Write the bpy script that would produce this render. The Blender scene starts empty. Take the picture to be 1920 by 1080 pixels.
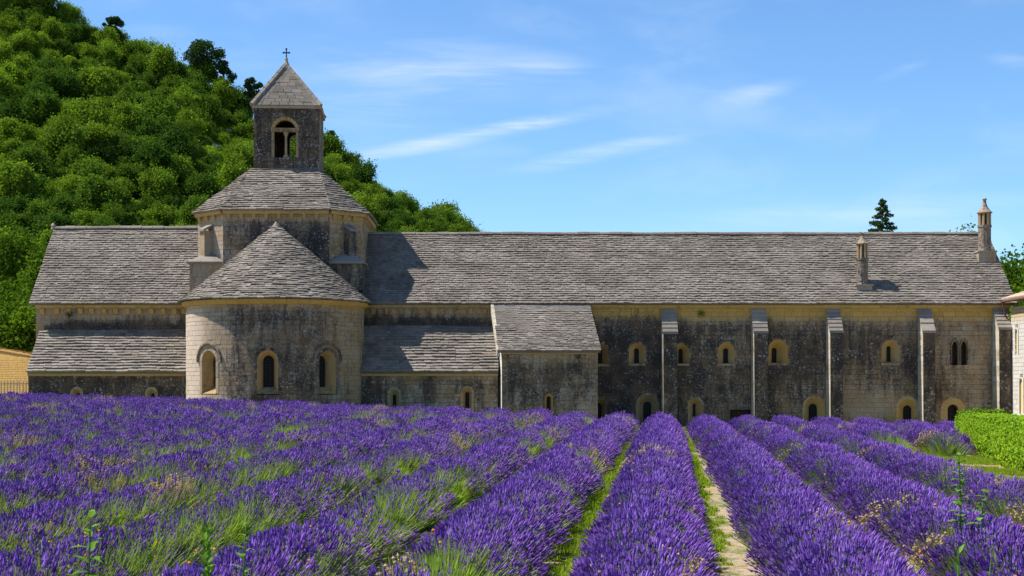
import bpy, math, random
import numpy as np
from mathutils import Vector, noise as mnoise, Matrix

R = random.Random(7)
NR = np.random.RandomState(7)
rad = math.radians
scene = bpy.context.scene
COL = scene.collection

# ------------------------------------------------------------------ camera, world, sun, exposure
FPX, VX, HY, CZ = 2700.0, 920.0, 715.0, 2.45      # focal length in photo px, optical axis, eye height
CY = -90.0
cam_d = bpy.data.cameras.new("camera")
cam = bpy.data.objects.new("camera", cam_d); COL.objects.link(cam)
cam.location = (0, CY, CZ); cam.rotation_euler = (rad(90), 0, 0)
cam_d.sensor_width = 36.0; cam_d.lens = 36.0 * FPX / 1920.0
cam_d.shift_x = (960 - VX) / 1920.0
cam_d.shift_y = (HY - 540) / 1920.0
cam_d.clip_start = 0.3; cam_d.clip_end = 3000
scene.camera = cam
scene.view_settings.view_transform = 'Standard'
scene.view_settings.look = 'None'
scene.view_settings.exposure = 0.68
scene.view_settings.gamma = 1.0
scene.view_settings.use_curve_mapping = False
scene.cycles.max_bounces = 6
scene.cycles.transparent_max_bounces = 6

SUN_E, SUN_A = rad(57), rad(5)
to_sun = Vector((-math.cos(SUN_E) * math.cos(SUN_A), math.cos(SUN_E) * math.sin(SUN_A), math.sin(SUN_E)))
sun_d = bpy.data.lights.new("sun", 'SUN'); sun_d.energy = 5.0; sun_d.angle = rad(0.53)
sun_d.color = (1.0, 0.955, 0.88)
sun = bpy.data.objects.new("sun", sun_d); COL.objects.link(sun)
sun.rotation_mode = 'QUATERNION'; sun.rotation_quaternion = to_sun.to_track_quat('Z', 'Y')
sun.location = (-60, 0, 90)

world = bpy.data.worlds.new("World"); scene.world = world; world.use_nodes = True
wn, wl = world.node_tree.nodes, world.node_tree.links
wn.clear()
def wnode(t, **k):
    n = wn.new(t)
    for a, b in k.items(): setattr(n, a, b)
    return n
w_out = wnode('ShaderNodeOutputWorld'); w_bg = wnode('ShaderNodeBackground')
w_bg.inputs['Strength'].default_value = 0.09
w_sky = wnode('ShaderNodeTexSky', sky_type='NISHITA', sun_disc=False, sun_elevation=SUN_E,
              sun_rotation=math.atan2(to_sun.x, to_sun.y), altitude=400, air_density=1.0, dust_density=0.05, ozone_density=2.4)
w_tc = wnode('ShaderNodeTexCoord'); w_sep = wnode('ShaderNodeSeparateXYZ')
wl.new(w_tc.outputs['Generated'], w_sep.inputs[0])
def wmath(op, a, b=None, c=None, clamp=False):
    n = wnode('ShaderNodeMath', operation=op, use_clamp=clamp)
    for i, v in enumerate((a, b, c)):
        if v is None: continue
        if isinstance(v, (int, float)): n.inputs[i].default_value = v
        else: wl.new(v, n.inputs[i])
    return n.outputs[0]
w_y = wmath('MAXIMUM', w_sep.outputs[1], 0.05)
w_u = wmath('DIVIDE', w_sep.outputs[0], w_y); w_v = wmath('DIVIDE', w_sep.outputs[2], w_y)
w_uv = wnode('ShaderNodeCombineXYZ'); wl.new(w_u, w_uv.inputs[0]); wl.new(w_v, w_uv.inputs[1])
def wnoise(rot, sx, sy, scale, detail, rough, dist=0.0):
    m = wnode('ShaderNodeMapping'); m.inputs['Rotation'].default_value[2] = rot; m.inputs['Scale'].default_value = (sx, sy, 1)
    wl.new(w_uv.outputs[0], m.inputs['Vector'])
    n = wnode('ShaderNodeTexNoise'); n.inputs['Scale'].default_value = scale; n.inputs['Detail'].default_value = detail
    n.inputs['Roughness'].default_value = rough; n.inputs['Distortion'].default_value = dist
    wl.new(m.outputs[0], n.inputs['Vector']); return n.outputs[0]
def wramp(x, a, b, c=0.0, d=1.0):
    n = wnode('ShaderNodeMapRange', interpolation_type='SMOOTHSTEP')
    n.inputs[1].default_value = a; n.inputs[2].default_value = b; n.inputs[3].default_value = c; n.inputs[4].default_value = d
    wl.new(x, n.inputs[0]); return n.outputs[0]
fib = wramp(wnoise(rad(-13), 3.0, 26.0, 2.2, 7, 0.62, 0.6), 0.36, 0.72)
soft = wramp(wnoise(rad(-10), 4.0, 11.0, 1.6, 5, 0.55, 0.3), 0.46, 0.74)
total = wmath('MULTIPLY', soft, 0.2)
# cirrus wisps: centre (photo px), half length px, half width px, tilt, strength
for px, py, L, W, tilt, s in ((880, 255, 330, 20, 11, .95), (1130, 285, 230, 22, 12, .55), (1400, 182, 120, 26, 17, .5), (800, 130, 330, 85, -4, .52),
                              (1030, 122, 110, 30, -3, .32), (1690, 133, 60, 12, 20, .3), (1900, 116, 60, 18, -8, .4), (1700, 385, 420, 26, 3, .32),
                              (680, 215, 200, 46, -8, .36), (300, 62, 90, 22, -4, .25), (1500, 420, 500, 50, 2, .25)):
    m = wnode('ShaderNodeMapping', vector_type='TEXTURE')
    m.inputs['Location'].default_value = ((px - VX) / FPX, (HY - py) / FPX, 0)
    m.inputs['Rotation'].default_value = (0, 0, rad(tilt))
    m.inputs['Scale'].default_value = (L / FPX, W / FPX, 1)
    wl.new(w_uv.outputs[0], m.inputs['Vector'])
    ln = wnode('ShaderNodeVectorMath', operation='LENGTH'); wl.new(m.outputs[0], ln.inputs[0])
    g = wramp(ln.outputs['Value'], 1.15, 0.0, 0.0, s)
    total = wmath('ADD', total, wmath('MULTIPLY', g, wmath('MULTIPLY_ADD', fib, 0.85, 0.15)))
total = wmath('MULTIPLY', total, wramp(w_sep.outputs[1], 0.08, 0.3))
total = wmath('MULTIPLY', total, 0.8, clamp=True)
w_tint = wnode('ShaderNodeMix', data_type='RGBA', blend_type='MULTIPLY'); w_tint.inputs[0].default_value = 1.0
wl.new(w_sky.outputs[0], w_tint.inputs[6]); w_tint.inputs[7].default_value = (0.765, 1.03, 1.27, 1)
w_mix = wnode('ShaderNodeMix', data_type='RGBA'); wl.new(total, w_mix.inputs[0]); wl.new(w_tint.outputs[2], w_mix.inputs[6])
w_mix.inputs[7].default_value = (6.6, 7.3, 8.0, 1)
wl.new(w_mix.outputs[2], w_bg.inputs['Color']); wl.new(w_bg.outputs[0], w_out.inputs[0])

# ------------------------------------------------------------------ helpers
def XP(px, Y): return (px - VX) * (Y - CY) / FPX
def ZP(py, Y): return CZ + (HY - py) * (Y - CY) / FPX
def sstep(a, b, x):
    t = min(1, max(0, (x - a) / (b - a))); return t * t * (3 - 2 * t)
def gz(X, Y):
    """height of the open ground"""
    t = sstep(-84, -28, Y)
    s = -0.03 * (max(-42, min(42, X)) - 9)
    return t * s - .38 * sstep(-17, -11, Y) * sstep(-12, 4, X) + 0.05 * mnoise.noise((X * .12, Y * .12, 3.1))

class MB:
    def __init__(s): s.v = []; s.f = []; s.c = []; s.m = []
    def add(s, vs, fs, col=(.5, 0, 0, 0), mi=0):
        b = len(s.v); s.v.extend(vs)
        if isinstance(col, list): s.c.extend(col)
        else: s.c.extend([col] * len(vs))
        for f in fs: s.f.append(tuple(b + i for i in f)); s.m.append(mi)
    def box(s, x0, x1, y0, y1, z0, z1, col=(.5, 0, 0, 0), mi=0):
        s.add([(x0, y0, z0), (x1, y0, z0), (x1, y1, z0), (x0, y1, z0), (x0, y0, z1), (x1, y0, z1), (x1, y1, z1), (x0, y1, z1)],
              [(0, 3, 2, 1), (4, 5, 6, 7), (0, 1, 5, 4), (1, 2, 6, 5), (2, 3, 7, 6), (3, 0, 4, 7)], col, mi)
    def prism(s, pts, vec, col=(.5, 0, 0, 0), mi=0):
        n = len(pts); v = [tuple(p) for p in pts] + [tuple(Vector(p) + Vector(vec)) for p in pts]
        s.add(v, [tuple(range(n))[::-1], tuple(range(n, 2 * n))] + [(i, (i + 1) % n, n + (i + 1) % n, n + i) for i in range(n)], col, mi)
    def tube(s, path, radii, n=6, col=(.5, 0, 0, 0), mi=0):
        vs = []; path = [Vector(p) for p in path]
        for i, p in enumerate(path):
            d = (path[min(i + 1, len(path) - 1)] - path[max(i - 1, 0)]).normalized()
            a = d.cross(Vector((0.31, 0.95, 0.05))).normalized(); b = d.cross(a)
            for k in range(n):
                t = 2 * math.pi * k / n; vs.append(tuple(p + (a * math.cos(t) + b * math.sin(t)) * radii[i]))
        fs = [(i * n + k, i * n + (k + 1) % n, (i + 1) * n + (k + 1) % n, (i + 1) * n + k) for i in range(len(path) - 1) for k in range(n)]
        fs += [tuple(range(n))[::-1], tuple((len(path) - 1) * n + k for k in range(n))]
        s.add(vs, fs, col, mi)
    def lathe(s, c, prof, n=16, col=(.5, 0, 0, 0), mi=0):
        vs = []
        for r, z in prof:
            for k in range(n):
                t = 2 * math.pi * (k + .5) / n; vs.append((c[0] + r * math.cos(t), c[1] + r * math.sin(t), c[2] + z))
        fs = [(i * n + k, i * n + (k + 1) % n, (i + 1) * n + (k + 1) % n, (i + 1) * n + k) for i in range(len(prof) - 1) for k in range(n)]
        fs += [tuple(range(n))[::-1], tuple((len(prof) - 1) * n + k for k in range(n))]
        s.add(vs, fs, col, mi)
    def mesh(s, name, mats, smooth=False):
        me = bpy.data.meshes.new(name); me.from_pydata(s.v, [], s.f)
        for m in (mats if isinstance(mats, (list, tuple)) else [mats]): me.materials.append(m)
        me.polygons.foreach_set('material_index', s.m)
        a = me.color_attributes.new('w', 'FLOAT_COLOR', 'POINT')
        a.data.foreach_set('color', np.array(s.c, dtype=np.float32).ravel())
        if smooth: me.polygons.foreach_set('use_smooth', [True] * len(s.f))
        me.update(); return me
    def build(s, name, mats, parent=None, kind=None, smooth=False):
        o = bpy.data.objects.new(name, s.mesh(name, mats, smooth)); COL.objects.link(o)
        if parent is not None: o.parent = parent
        if kind: o['kind'] = kind
        return o
def tag(o, label=None, cat=None, group=None, kind=None):
    if label: o['label'] = label
    if cat: o['category'] = cat
    if group: o['group'] = group
    if kind: o['kind'] = kind
    return o
def empty(name, loc=(0, 0, 0), parent=None):
    o = bpy.data.objects.new(name, None); COL.objects.link(o); o.location = loc; o.empty_display_size = .3
    if parent is not None: o.parent = parent
    return o

# ------------------------------------------------------------------ materials
class NT:
    def __init__(s, name):
        s.mat = bpy.data.materials.new(name); s.mat.use_nodes = True
        s.n = s.mat.node_tree.nodes; s.l = s.mat.node_tree.links; s.n.clear()
        s.out = s.n.new('ShaderNodeOutputMaterial')
        s.pos = s.n.new('ShaderNodeNewGeometry').outputs['Position']
    def put(s, sock, v):
        if isinstance(v, bpy.types.NodeSocket): s.l.new(v, sock)
        elif isinstance(v, (tuple, list)) and len(v) == 3 and sock.type == 'RGBA': sock.default_value = (*v, 1)
        else: sock.default_value = v
    def math(s, op, a, b=0.0, c=0.0, clamp=False):
        n = s.n.new('ShaderNodeMath'); n.operation = op; n.use_clamp = clamp
        for i, v in enumerate((a, b, c)): s.put(n.inputs[i], v)
        return n.outputs[0]
    def noise(s, scale, detail=4, rough=.55, stretch=None, dist=0.0, vec=None):
        v = vec or s.pos
        if stretch:
            m = s.n.new('ShaderNodeMapping'); s.l.new(v, m.inputs[0]); m.inputs['Scale'].default_value = stretch; v = m.outputs[0]
        n = s.n.new('ShaderNodeTexNoise'); s.l.new(v, n.inputs['Vector'])
        n.inputs['Scale'].default_value = scale; n.inputs['Detail'].default_value = detail
        n.inputs['Roughness'].default_value = rough; n.inputs['Distortion'].default_value = dist
        return n.outputs[0]
    def ramp(s, x, a, b, c=0.0, d=1.0):
        n = s.n.new('ShaderNodeMapRange'); n.interpolation_type = 'SMOOTHSTEP'; s.put(n.inputs[0], x)
        for i, v in enumerate((a, b, c, d)): n.inputs[i + 1].default_value = v
        return n.outputs[0]
    def mix(s, f, a, b, mode='MIX'):
        n = s.n.new('ShaderNodeMix'); n.data_type = 'RGBA'; n.blend_type = mode
        s.put(n.inputs[0], f); s.put(n.inputs[6], a); s.put(n.inputs[7], b); return n.outputs[2]
    def attr(s, name='w'):
        a = s.n.new('ShaderNodeAttribute'); a.attribute_name = name
        sp = s.n.new('ShaderNodeSeparateColor'); s.l.new(a.outputs['Color'], sp.inputs[0])
        return sp.outputs[0], sp.outputs[1], sp.outputs[2], a.outputs['Alpha']
    def bump(s, h, strength=.5, dist=.02):
        b = s.n.new('ShaderNodeBump'); b.inputs['Strength'].default_value = strength; b.inputs['Distance'].default_value = dist
        s.l.new(h, b.inputs['Height']); return b.outputs[0]
    def bsdf(s, col, rough=.9, normal=None, spec=.2):
        p = s.n.new('ShaderNodeBsdfPrincipled'); s.put(p.inputs['Base Color'], col); s.put(p.inputs['Roughness'], rough)
        p.inputs['Specular IOR Level'].default_value = spec
        if normal is not None: s.l.new(normal, p.inputs['Normal'])
        s.l.new(p.outputs[0], s.out.inputs[0]); return s.mat

def mat_stone(name, light=(.335, .272, .205), warm=(.31, .215, .125), ochre=(.50, .305, .075), dark=(.032, .025, .023), flecks=1.0):
    t = NT(name); tone, stain, och, lic = t.attr()
    n1 = t.noise(.9, 5, .6); n2 = t.noise(7, 6, .65); n3 = t.noise(38, 3, .6)
    col = t.mix(t.ramp(n1, .38, .66), light, warm)
    col = t.mix(t.ramp(t.math('MULTIPLY', stain, -1.0), 0, .35, 0, .9), col, tuple(min(.62, v * 1.62) for v in light))  # negative stain pales the stone, also to paint sunlit sides lighter
    col = t.mix(t.math('MULTIPLY', och, t.ramp(n2, .1, .45), clamp=True), col, ochre)
    col = t.mix(1.0, col, t.mix(tone, (.87, .87, .88), (1.10, 1.09, 1.08)), 'MULTIPLY')
    col = t.mix(t.ramp(n3, .35, .75, 0, .35), col, t.mix(.5, col, (.1, .08, .06)))
    streak = t.noise(1.5, 6, .62, (1.5, 1.5, .26), .7); big = t.noise(.42, 4, .6)
    s = t.math('ADD', stain, t.math('MULTIPLY_ADD', streak, 1.45, -.72)); s = t.math('ADD', s, t.math('MULTIPLY_ADD', n2, 1.1, -.55))
    s = t.math('ADD', s, t.math('MULTIPLY_ADD', big, .7, -.35))
    s = t.math('ADD', s, t.math('MULTIPLY_ADD', tone, -.16, .08))
    s = t.math('ADD', s, t.math('MULTIPLY_ADD', n3, .7, -.35))
    s = t.math('SUBTRACT', s, t.math('MULTIPLY', och, .42))
    sf = t.ramp(s, .02, .78, 0, .96)
    col = t.mix(sf, col, t.mix(t.ramp(n1, .4, .62), dark, (.095, .066, .046)))
    # pale lichen rosettes
    l1 = t.ramp(t.noise(8, 5, .75), .565, .62); l2 = t.ramp(t.noise(1.3, 3, .5), .38, .6)
    l3 = t.math('MULTIPLY', t.math('MULTIPLY', l1, l2), t.math('MULTIPLY', lic, flecks), clamp=True)
    col = t.mix(l3, col, (.46, .44, .43))
    h = t.math('ADD', t.math('MULTIPLY', n2, .6), t.math('MULTIPLY', n3, .5))
    return t.bsdf(col, .92, t.bump(h, .55, .03), .15)
M_STONE = mat_stone('limestone')
M_STONE_PALE_SUNLIT = mat_stone('pale_sunlit_limestone', (.52, .46, .36), (.46, .38, .26), flecks=.3)  # paler copy of limestone; puts sunlight on side walls into the colour
M_RUBBLE = mat_stone('ochre_rubble', (.42, .30, .15), (.45, .27, .09), (.5, .3, .08), (.12, .08, .045), .2)

def mat_mortar():
    t = NT('mortar'); tone, stain, och, lic = t.attr()
    n = t.noise(5, 5, .6)
    col = t.mix(t.ramp(n, .3, .7), (.29, .235, .175), (.20, .16, .115))
    col = t.mix(t.ramp(stain, 0, .8, 0, .85), col, (.028, .025, .024))
    return t.bsdf(col, .95)
M_MORTAR = mat_mortar()

def mat_slate():
    t = NT('lauze_slate'); tone, stain, och, lic = t.attr()
    n1 = t.noise(.55, 5, .6); n2 = t.noise(9, 6, .7); n3 = t.noise(45, 3, .6)
    col = t.mix(t.ramp(n1, .36, .64), (.225, .196, .166), (.16, .138, .116))
    col = t.mix(1.0, col, t.mix(tone, (.62, .62, .62), (1.38, 1.36, 1.32)), 'MULTIPLY')
    col = t.mix(t.ramp(n2, .54, .70, 0, .5), col, (.10, .088, .08))
    col = t.mix(t.ramp(t.noise(14, 5, .7), .585, .66, 0, .6), col, (.43, .40, .36))
    col = t.mix(t.math('MULTIPLY', t.ramp(t.noise(2.1, 4, .6), .6, .72), .4), col, (.30, .20, .09))
    col = t.mix(t.ramp(stain, 0, 1, 0, .75), col, (.05, .044, .042))
    return t.bsdf(col, .93, t.bump(t.math('ADD', n2, t.math('MULTIPLY', n3, .5)), .6, .03), .15)
M_SLATE = mat_slate()
def flat(name, col, rough=.8, var=.25, scale=20, spec=.3, metal=0):
    t = NT(name); n = t.noise(scale, 4, .6)
    c = t.mix(n, tuple(v * (1 - var) for v in col), tuple(min(1, v * (1 + var)) for v in col))
    m = t.bsdf(c, rough, t.bump(n, .2, .01), spec)
    if metal: [x for x in t.n if x.type == 'BSDF_PRINCIPLED'][0].inputs['Metallic'].default_value = metal
    return m
M_DARKVOID = flat('dark_glass', (.008, .008, .008), .55, .3, 6, .15)
M_IRON = flat('dark_iron', (.03, .026, .022), .6)
M_PIPE = flat('brown_pipe', (.11, .05, .035), .5)
M_WOOD = flat('pale_wood', (.52, .40, .24), .8)
M_DOOR = flat('dark_wood', (.035, .018, .012), .8)
M_BARK = flat('bark', (.085, .062, .045), .95, .4, 12)
M_SHUTTER = flat('ochre_shutter', (.62, .45, .20), .8, .12)
M_STEM = flat('weed_stem', (.10, .16, .05), .7)

def mat_leaf(name, a, b, trans=.35, objrand=True, tonevar=(.65, 1.35), rough=.55, gloss=.0):
    t = NT(name); tone, g, bb, al = t.attr()
    if objrand:
        oi = t.n.new('ShaderNodeObjectInfo'); f = oi.outputs['Random']
        f = t.math('ADD', t.math('POWER', f, 1.3), t.math('MULTIPLY_ADD', t.noise(.045, 3, .6), 1.3, -.65), clamp=True) if name == 'hill_foliage' else f
        col = t.mix(f, a, b)
    else: col = t.mix(t.noise(.8, 4, .6), a, b)
    col = t.mix(1.0, col, t.mix(tone, (tonevar[0],) * 3, (tonevar[1],) * 3), 'MULTIPLY')
    d = t.n.new('ShaderNodeBsdfDiffuse'); t.put(d.inputs[0], col)
    tr = t.n.new('ShaderNodeBsdfTranslucent'); t.put(tr.inputs[0], t.mix(1.0, col, (1.25, 1.3, .55), 'MULTIPLY'))
    m = t.n.new('ShaderNodeMixShader'); m.inputs[0].default_value = trans
    t.l.new(d.outputs[0], m.inputs[1]); t.l.new(tr.outputs[0], m.inputs[2])
    gl = t.n.new('ShaderNodeBsdfGlossy'); gl.inputs['Roughness'].default_value = rough; gl.inputs['Color'].default_value = (.6, .65, .6, 1)
    m2 = t.n.new('ShaderNodeMixShader'); m2.inputs[0].default_value = gloss * .4
    t.l.new(m.outputs[0], m2.inputs[1]); t.l.new(gl.outputs[0], m2.inputs[2]); t.l.new(m2.outputs[0], t.out.inputs[0])
    return t.mat
M_LEAF_HILL = mat_leaf('hill_foliage', (.052, .105, .018), (.18, .275, .026), .38, True, (.42, 1.5), gloss=.0)
M_LEAF_BRIGHT = mat_leaf('bright_foliage', (.06, .115, .012), (.11, .18, .016), .4)
M_LEAF_PINE = mat_leaf('pine_foliage', (.028, .055, .020), (.045, .08, .025), .2)
M_LEAF_HEDGE = mat_leaf('hedge_foliage', (.16, .28, .02), (.25, .37, .028), .4, False, (.25, 1.6))
M_SPIKE = mat_leaf('lavender_flower', (.155, .056, .34), (.29, .155, .51), .25, True, (.55, 1.5))
M_LSTEM = mat_leaf('lavender_stem', (.20, .26, .10), (.30, .36, .14), .3, True)
M_LGREEN = mat_leaf('lavender_green', (.20, .31, .045), (.31, .40, .065), .4, True)
M_DRY = mat_leaf('dry_flower', (.40, .27, .19), (.50, .38, .20), .3, True)
M_ORANGE = mat_leaf('orange_petal', (.75, .28, .02), (.8, .4, .03), .2, True)
M_GRASS = mat_leaf('grass_blade', (.19, .29, .025), (.29, .36, .045), .4, True)
M_WEED = mat_leaf('weed_leaf', (.10, .22, .035), (.18, .32, .055), .35, False)

def mat_mound():
    t = NT('lavender_mound'); n = t.noise(30, 4, .7); n2 = t.noise(1.2, 3, .6)
    col = t.mix(t.ramp(n, .35, .65), (.035, .05, .022), (.10, .13, .05))
    return t.bsdf(col, .95, t.bump(n, .8, .05), .05)
M_MOUND = mat_mound()
def mat_ground():
    t = NT('ground'); n1 = t.noise(.5, 5, .6); n2 = t.noise(3.5, 5, .65); n3 = t.noise(30, 4, .7)
    col = t.mix(t.ramp(n3, .3, .7), (.30, .22, .14), (.48, .385, .27))
    col = t.mix(t.ramp(n2, .45, .68, 0, .5), col, (.20, .135, .075))
    col = t.mix(t.ramp(t.math('ADD', n1, t.math('MULTIPLY', n2, .5)), .72, .86, 0, .9), col, (.10, .16, .025))
    return t.bsdf(col, .97, t.bump(n3, .7, .04), .1)
M_GROUND = mat_ground()
def mat_hill():
    t = NT('hillside'); n1 = t.noise(.06, 5, .6); n2 = t.noise(.9, 6, .65)
    col = t.mix(t.ramp(n2, .35, .7), (.035, .05, .018), (.075, .09, .03))
    col = t.mix(t.ramp(t.math('ADD', n1, t.math('MULTIPLY', n2, .5)), .86, .95), col, (.34, .30, .25))
    return t.bsdf(col, .97, t.bump(n2, 1, .5), .05)
M_HILL = mat_hill()
M_ROCK = mat_stone('grey_rock', (.40, .36, .31), (.34, .28, .21), flecks=.4)
M_TILE = flat('pale_roof_tile', (.50, .36, .24), .9, .35, 9)

# ------------------------------------------------------------------ ground, hill
def axis_pts(segs):
    out = []
    for a, b, s in segs:
        n = max(1, int(round((b - a) / s))); out += [a + (b - a) * i / n for i in range(n)]
    return out + [segs[-1][1]]
gx = axis_pts([(-900, -120, 60), (-120, -40, 8), (-40, 40, 1.0), (40, 120, 8), (120, 900, 60)])
gy = axis_pts([(-400, -100, 30), (-100, 0, 1.0), (0, 40, 4), (40, 300, 20), (300, 1500, 150)])
g = MB(); nx = len(gx)
g.v = [(x, y, gz(x, y)) for y in gy for x in gx]; g.c = [(.5, 0, 0, 0)] * len(g.v)
g.f = [(j * nx + i, j * nx + i + 1, (j + 1) * nx + i + 1, (j + 1) * nx + i) for j in range(len(gy) - 1) for i in range(nx - 1)]; g.m = [0] * len(g.f)
ground = g.build('ground', M_GROUND, kind='structure', smooth=True)

CR_Y = 150.0
sil = [(-700, -330), (-300, -185), (-60, -85), (110, 0), (220, 55), (300, 92), (400, 140), (440, 178), (490, 222), (600, 262), (650, 292), (700, 330), (760, 362), (820, 388), (865, 410), (905, 436), (960, 500), (1040, 600), (1200, 690)]
hX = [XP(p, CR_Y) for p, q in sil]; hZ = [ZP(q, CR_Y) - 4.2 for p, q in sil]
def hz(X, Y):
    H = float(np.interp(X, hX, hZ))
    if X > hX[-1]: H = -2
    t = (Y - 27) / (CR_Y - 27)
    p = t if t < 1 else 1 - (t - 1) * .35
    n = mnoise.noise((X * .035, Y * .03, 0)) * 5 + mnoise.noise((X * .1, Y * .1, 5)) * 1.5
    return H * p + n * max(0, min(1, p)) * min(1, max(0, H / 20)) * (0.35 if t > .85 else 1) - 0.3
hx = [-130 + 3.2 * i for i in range(48)]; hy = [24 + 4 * i for i in range(48)]
h = MB(); h.v = [(x, y, max(hz(x, y), -3)) for y in hy for x in hx]; h.c = [(.5, .2, 0, 0)] * len(h.v); nx = len(hx)
h.f = [(j * nx + i, j * nx + i + 1, (j + 1) * nx + i + 1, (j + 1) * nx + i) for j in range(len(hy) - 1) for i in range(nx - 1)]; h.m = [0] * len(h.f)
h.build('hill', M_HILL, kind='structure', smooth=True)

# ------------------------------------------------------------------ the abbey
abbey = empty('abbey', (0, 0, 0))
tag(abbey, 'long grey stone abbey with a round apse and small bell tower behind the lavender', 'abbey')
AB = abbey
def plane_map(ox, oy, dx, dy):
    """u runs along (dx,dy) from (ox,oy); d is outward (to the right-hand side of u)"""
    L = math.hypot(dx, dy); dx /= L; dy /= L
    return lambda u, z, d: (ox + u * dx + dy * d, oy + u * dy - dx * d, z)
FRONT = plane_map(0, 0, 1, 0)                       # main wall plane: u = X, d towards the camera
def cyl_map(cx, cy, r):
    return lambda u, z, d: (cx + (r + d) * math.sin(u / r), cy - (r + d) * math.cos(u / r), z)
def hw_at(op, z):
    """half width of an arched opening (cu, half width, sill, springing[, pointed]) at height z"""
    cu, w, z0, zs = op[:4]
    if z < z0: return 0
    if z <= zs: return w
    if len(op) > 4 and op[4] == 'flat': return 0
    q = w * w - (z - zs) ** 2
    return math.sqrt(q) if q > 0 else 0

STONES = []                                          # candidates to be singled out
def wall(name, mp, u0, u1, z0, z1, ops=(), stain=lambda u, z: .3, och=lambda u, z: 0, lic=.6, course=.31, parent=None, single=False, curved=False, ulimit=None, mat=None, lens=(.34, .85)):
    par = parent or AB
    back = MB(); st = MB(); singles = []
    mat = mat or M_STONE
    z = z0; row = 0
    def lim(zz):
        return ulimit(zz) if ulimit else (u0, u1)
    def spans(za, zb, grow):
        zm = (za + zb) / 2; a, b = lim(zm); sp = [(a, b)]
        for op in ops:
            w = max(hw_at(op, za + 1e-4), hw_at(op, zm), hw_at(op, zb - 1e-4))
            if w <= 0: continue
            lo, hi = op[0] - w - grow, op[0] + w + grow
            nsp = []
            for p, q in sp:
                if hi <= p or lo >= q: nsp.append((p, q)); continue
                if lo > p: nsp.append((p, lo))
                if hi < q: nsp.append((hi, q))
            sp = nsp
        return sp
    while z < z1 - .02:
        ch = min(course * R.uniform(.82, 1.18), z1 - z)
        if z1 - (z + ch) < .12: ch = z1 - z
        for op in ops:
            if z + .06 < op[2] < z + ch - .01: ch = op[2] - z
        nsub = 3 if any(op[2] - .3 < z + ch and op[3] + op[1] + .3 > z for op in ops) else 1
        for k in range(nsub):
            za, zb = z + ch * k / nsub, z + ch * (k + 1) / nsub
            for a, b in spans(za, zb, .03):
                n = max(1, int((b - a) / (.5 if curved else 4)))
                us = [a + (b - a) * i / n for i in range(n + 1)]
                vs = [mp(u, za, -.012) for u in us] + [mp(u, zb, -.012) for u in us]
                back.add(vs, [(i, i + 1, n + 2 + i, n + 1 + i) for i in range(n)], (.5, stain((a + b) / 2, z), 0, 0), 0)
        u = lim(z + ch / 2)[0] - R.uniform(0, .4)
        while u < u1:
            ln = R.uniform(*lens)
            for a, b in spans(z + .0, z + ch, .06):
                p, q = max(u, a), min(u + ln, b)
                if q - p < .07: continue
                gp = R.uniform(.001, .0045); d = R.uniform(0, .011); bv = .007
                p2, q2, za, zb = p + gp, q - gp, z + gp, z + ch - gp
                tn = min(1, max(0, R.gauss(.5, .2)))
                cols = []; vs = []
                for (uu, zz, dd) in ((p2, za, -.03), (q2, za, -.03), (q2, zb, -.03), (p2, zb, -.03), (p2 + bv, za + bv, d), (q2 - bv, za + bv, d), (q2 - bv, zb - bv, d), (p2 + bv, zb - bv, d)):
                    vs.append(mp(uu, zz, dd)); cols.append((tn, stain(uu, zz), och(uu, zz), lic))
                fs = [(4, 5, 6, 7), (0, 1, 5, 4), (1, 2, 6, 5), (2, 3, 7, 6), (3, 0, 4, 7)]
                if single and single((p + q) / 2, z + ch / 2) and len(singles) < 150 and (q - p) > .3: singles.append((vs, fs, cols))
                else: st.add(vs, fs, cols, 0)
            u += ln
        z += ch; row += 1
    w = back.build(name, M_MORTAR, par)
    st.build('masonry', mat, w, 'stuff')
    for vs, fs, cols in singles:
        m = MB(); c = Vector(vs[4]); m.add([tuple(Vector(v) - c) for v in vs], fs, cols)
        o = m.build('stone', mat, w); o.location = c
    return w

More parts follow.
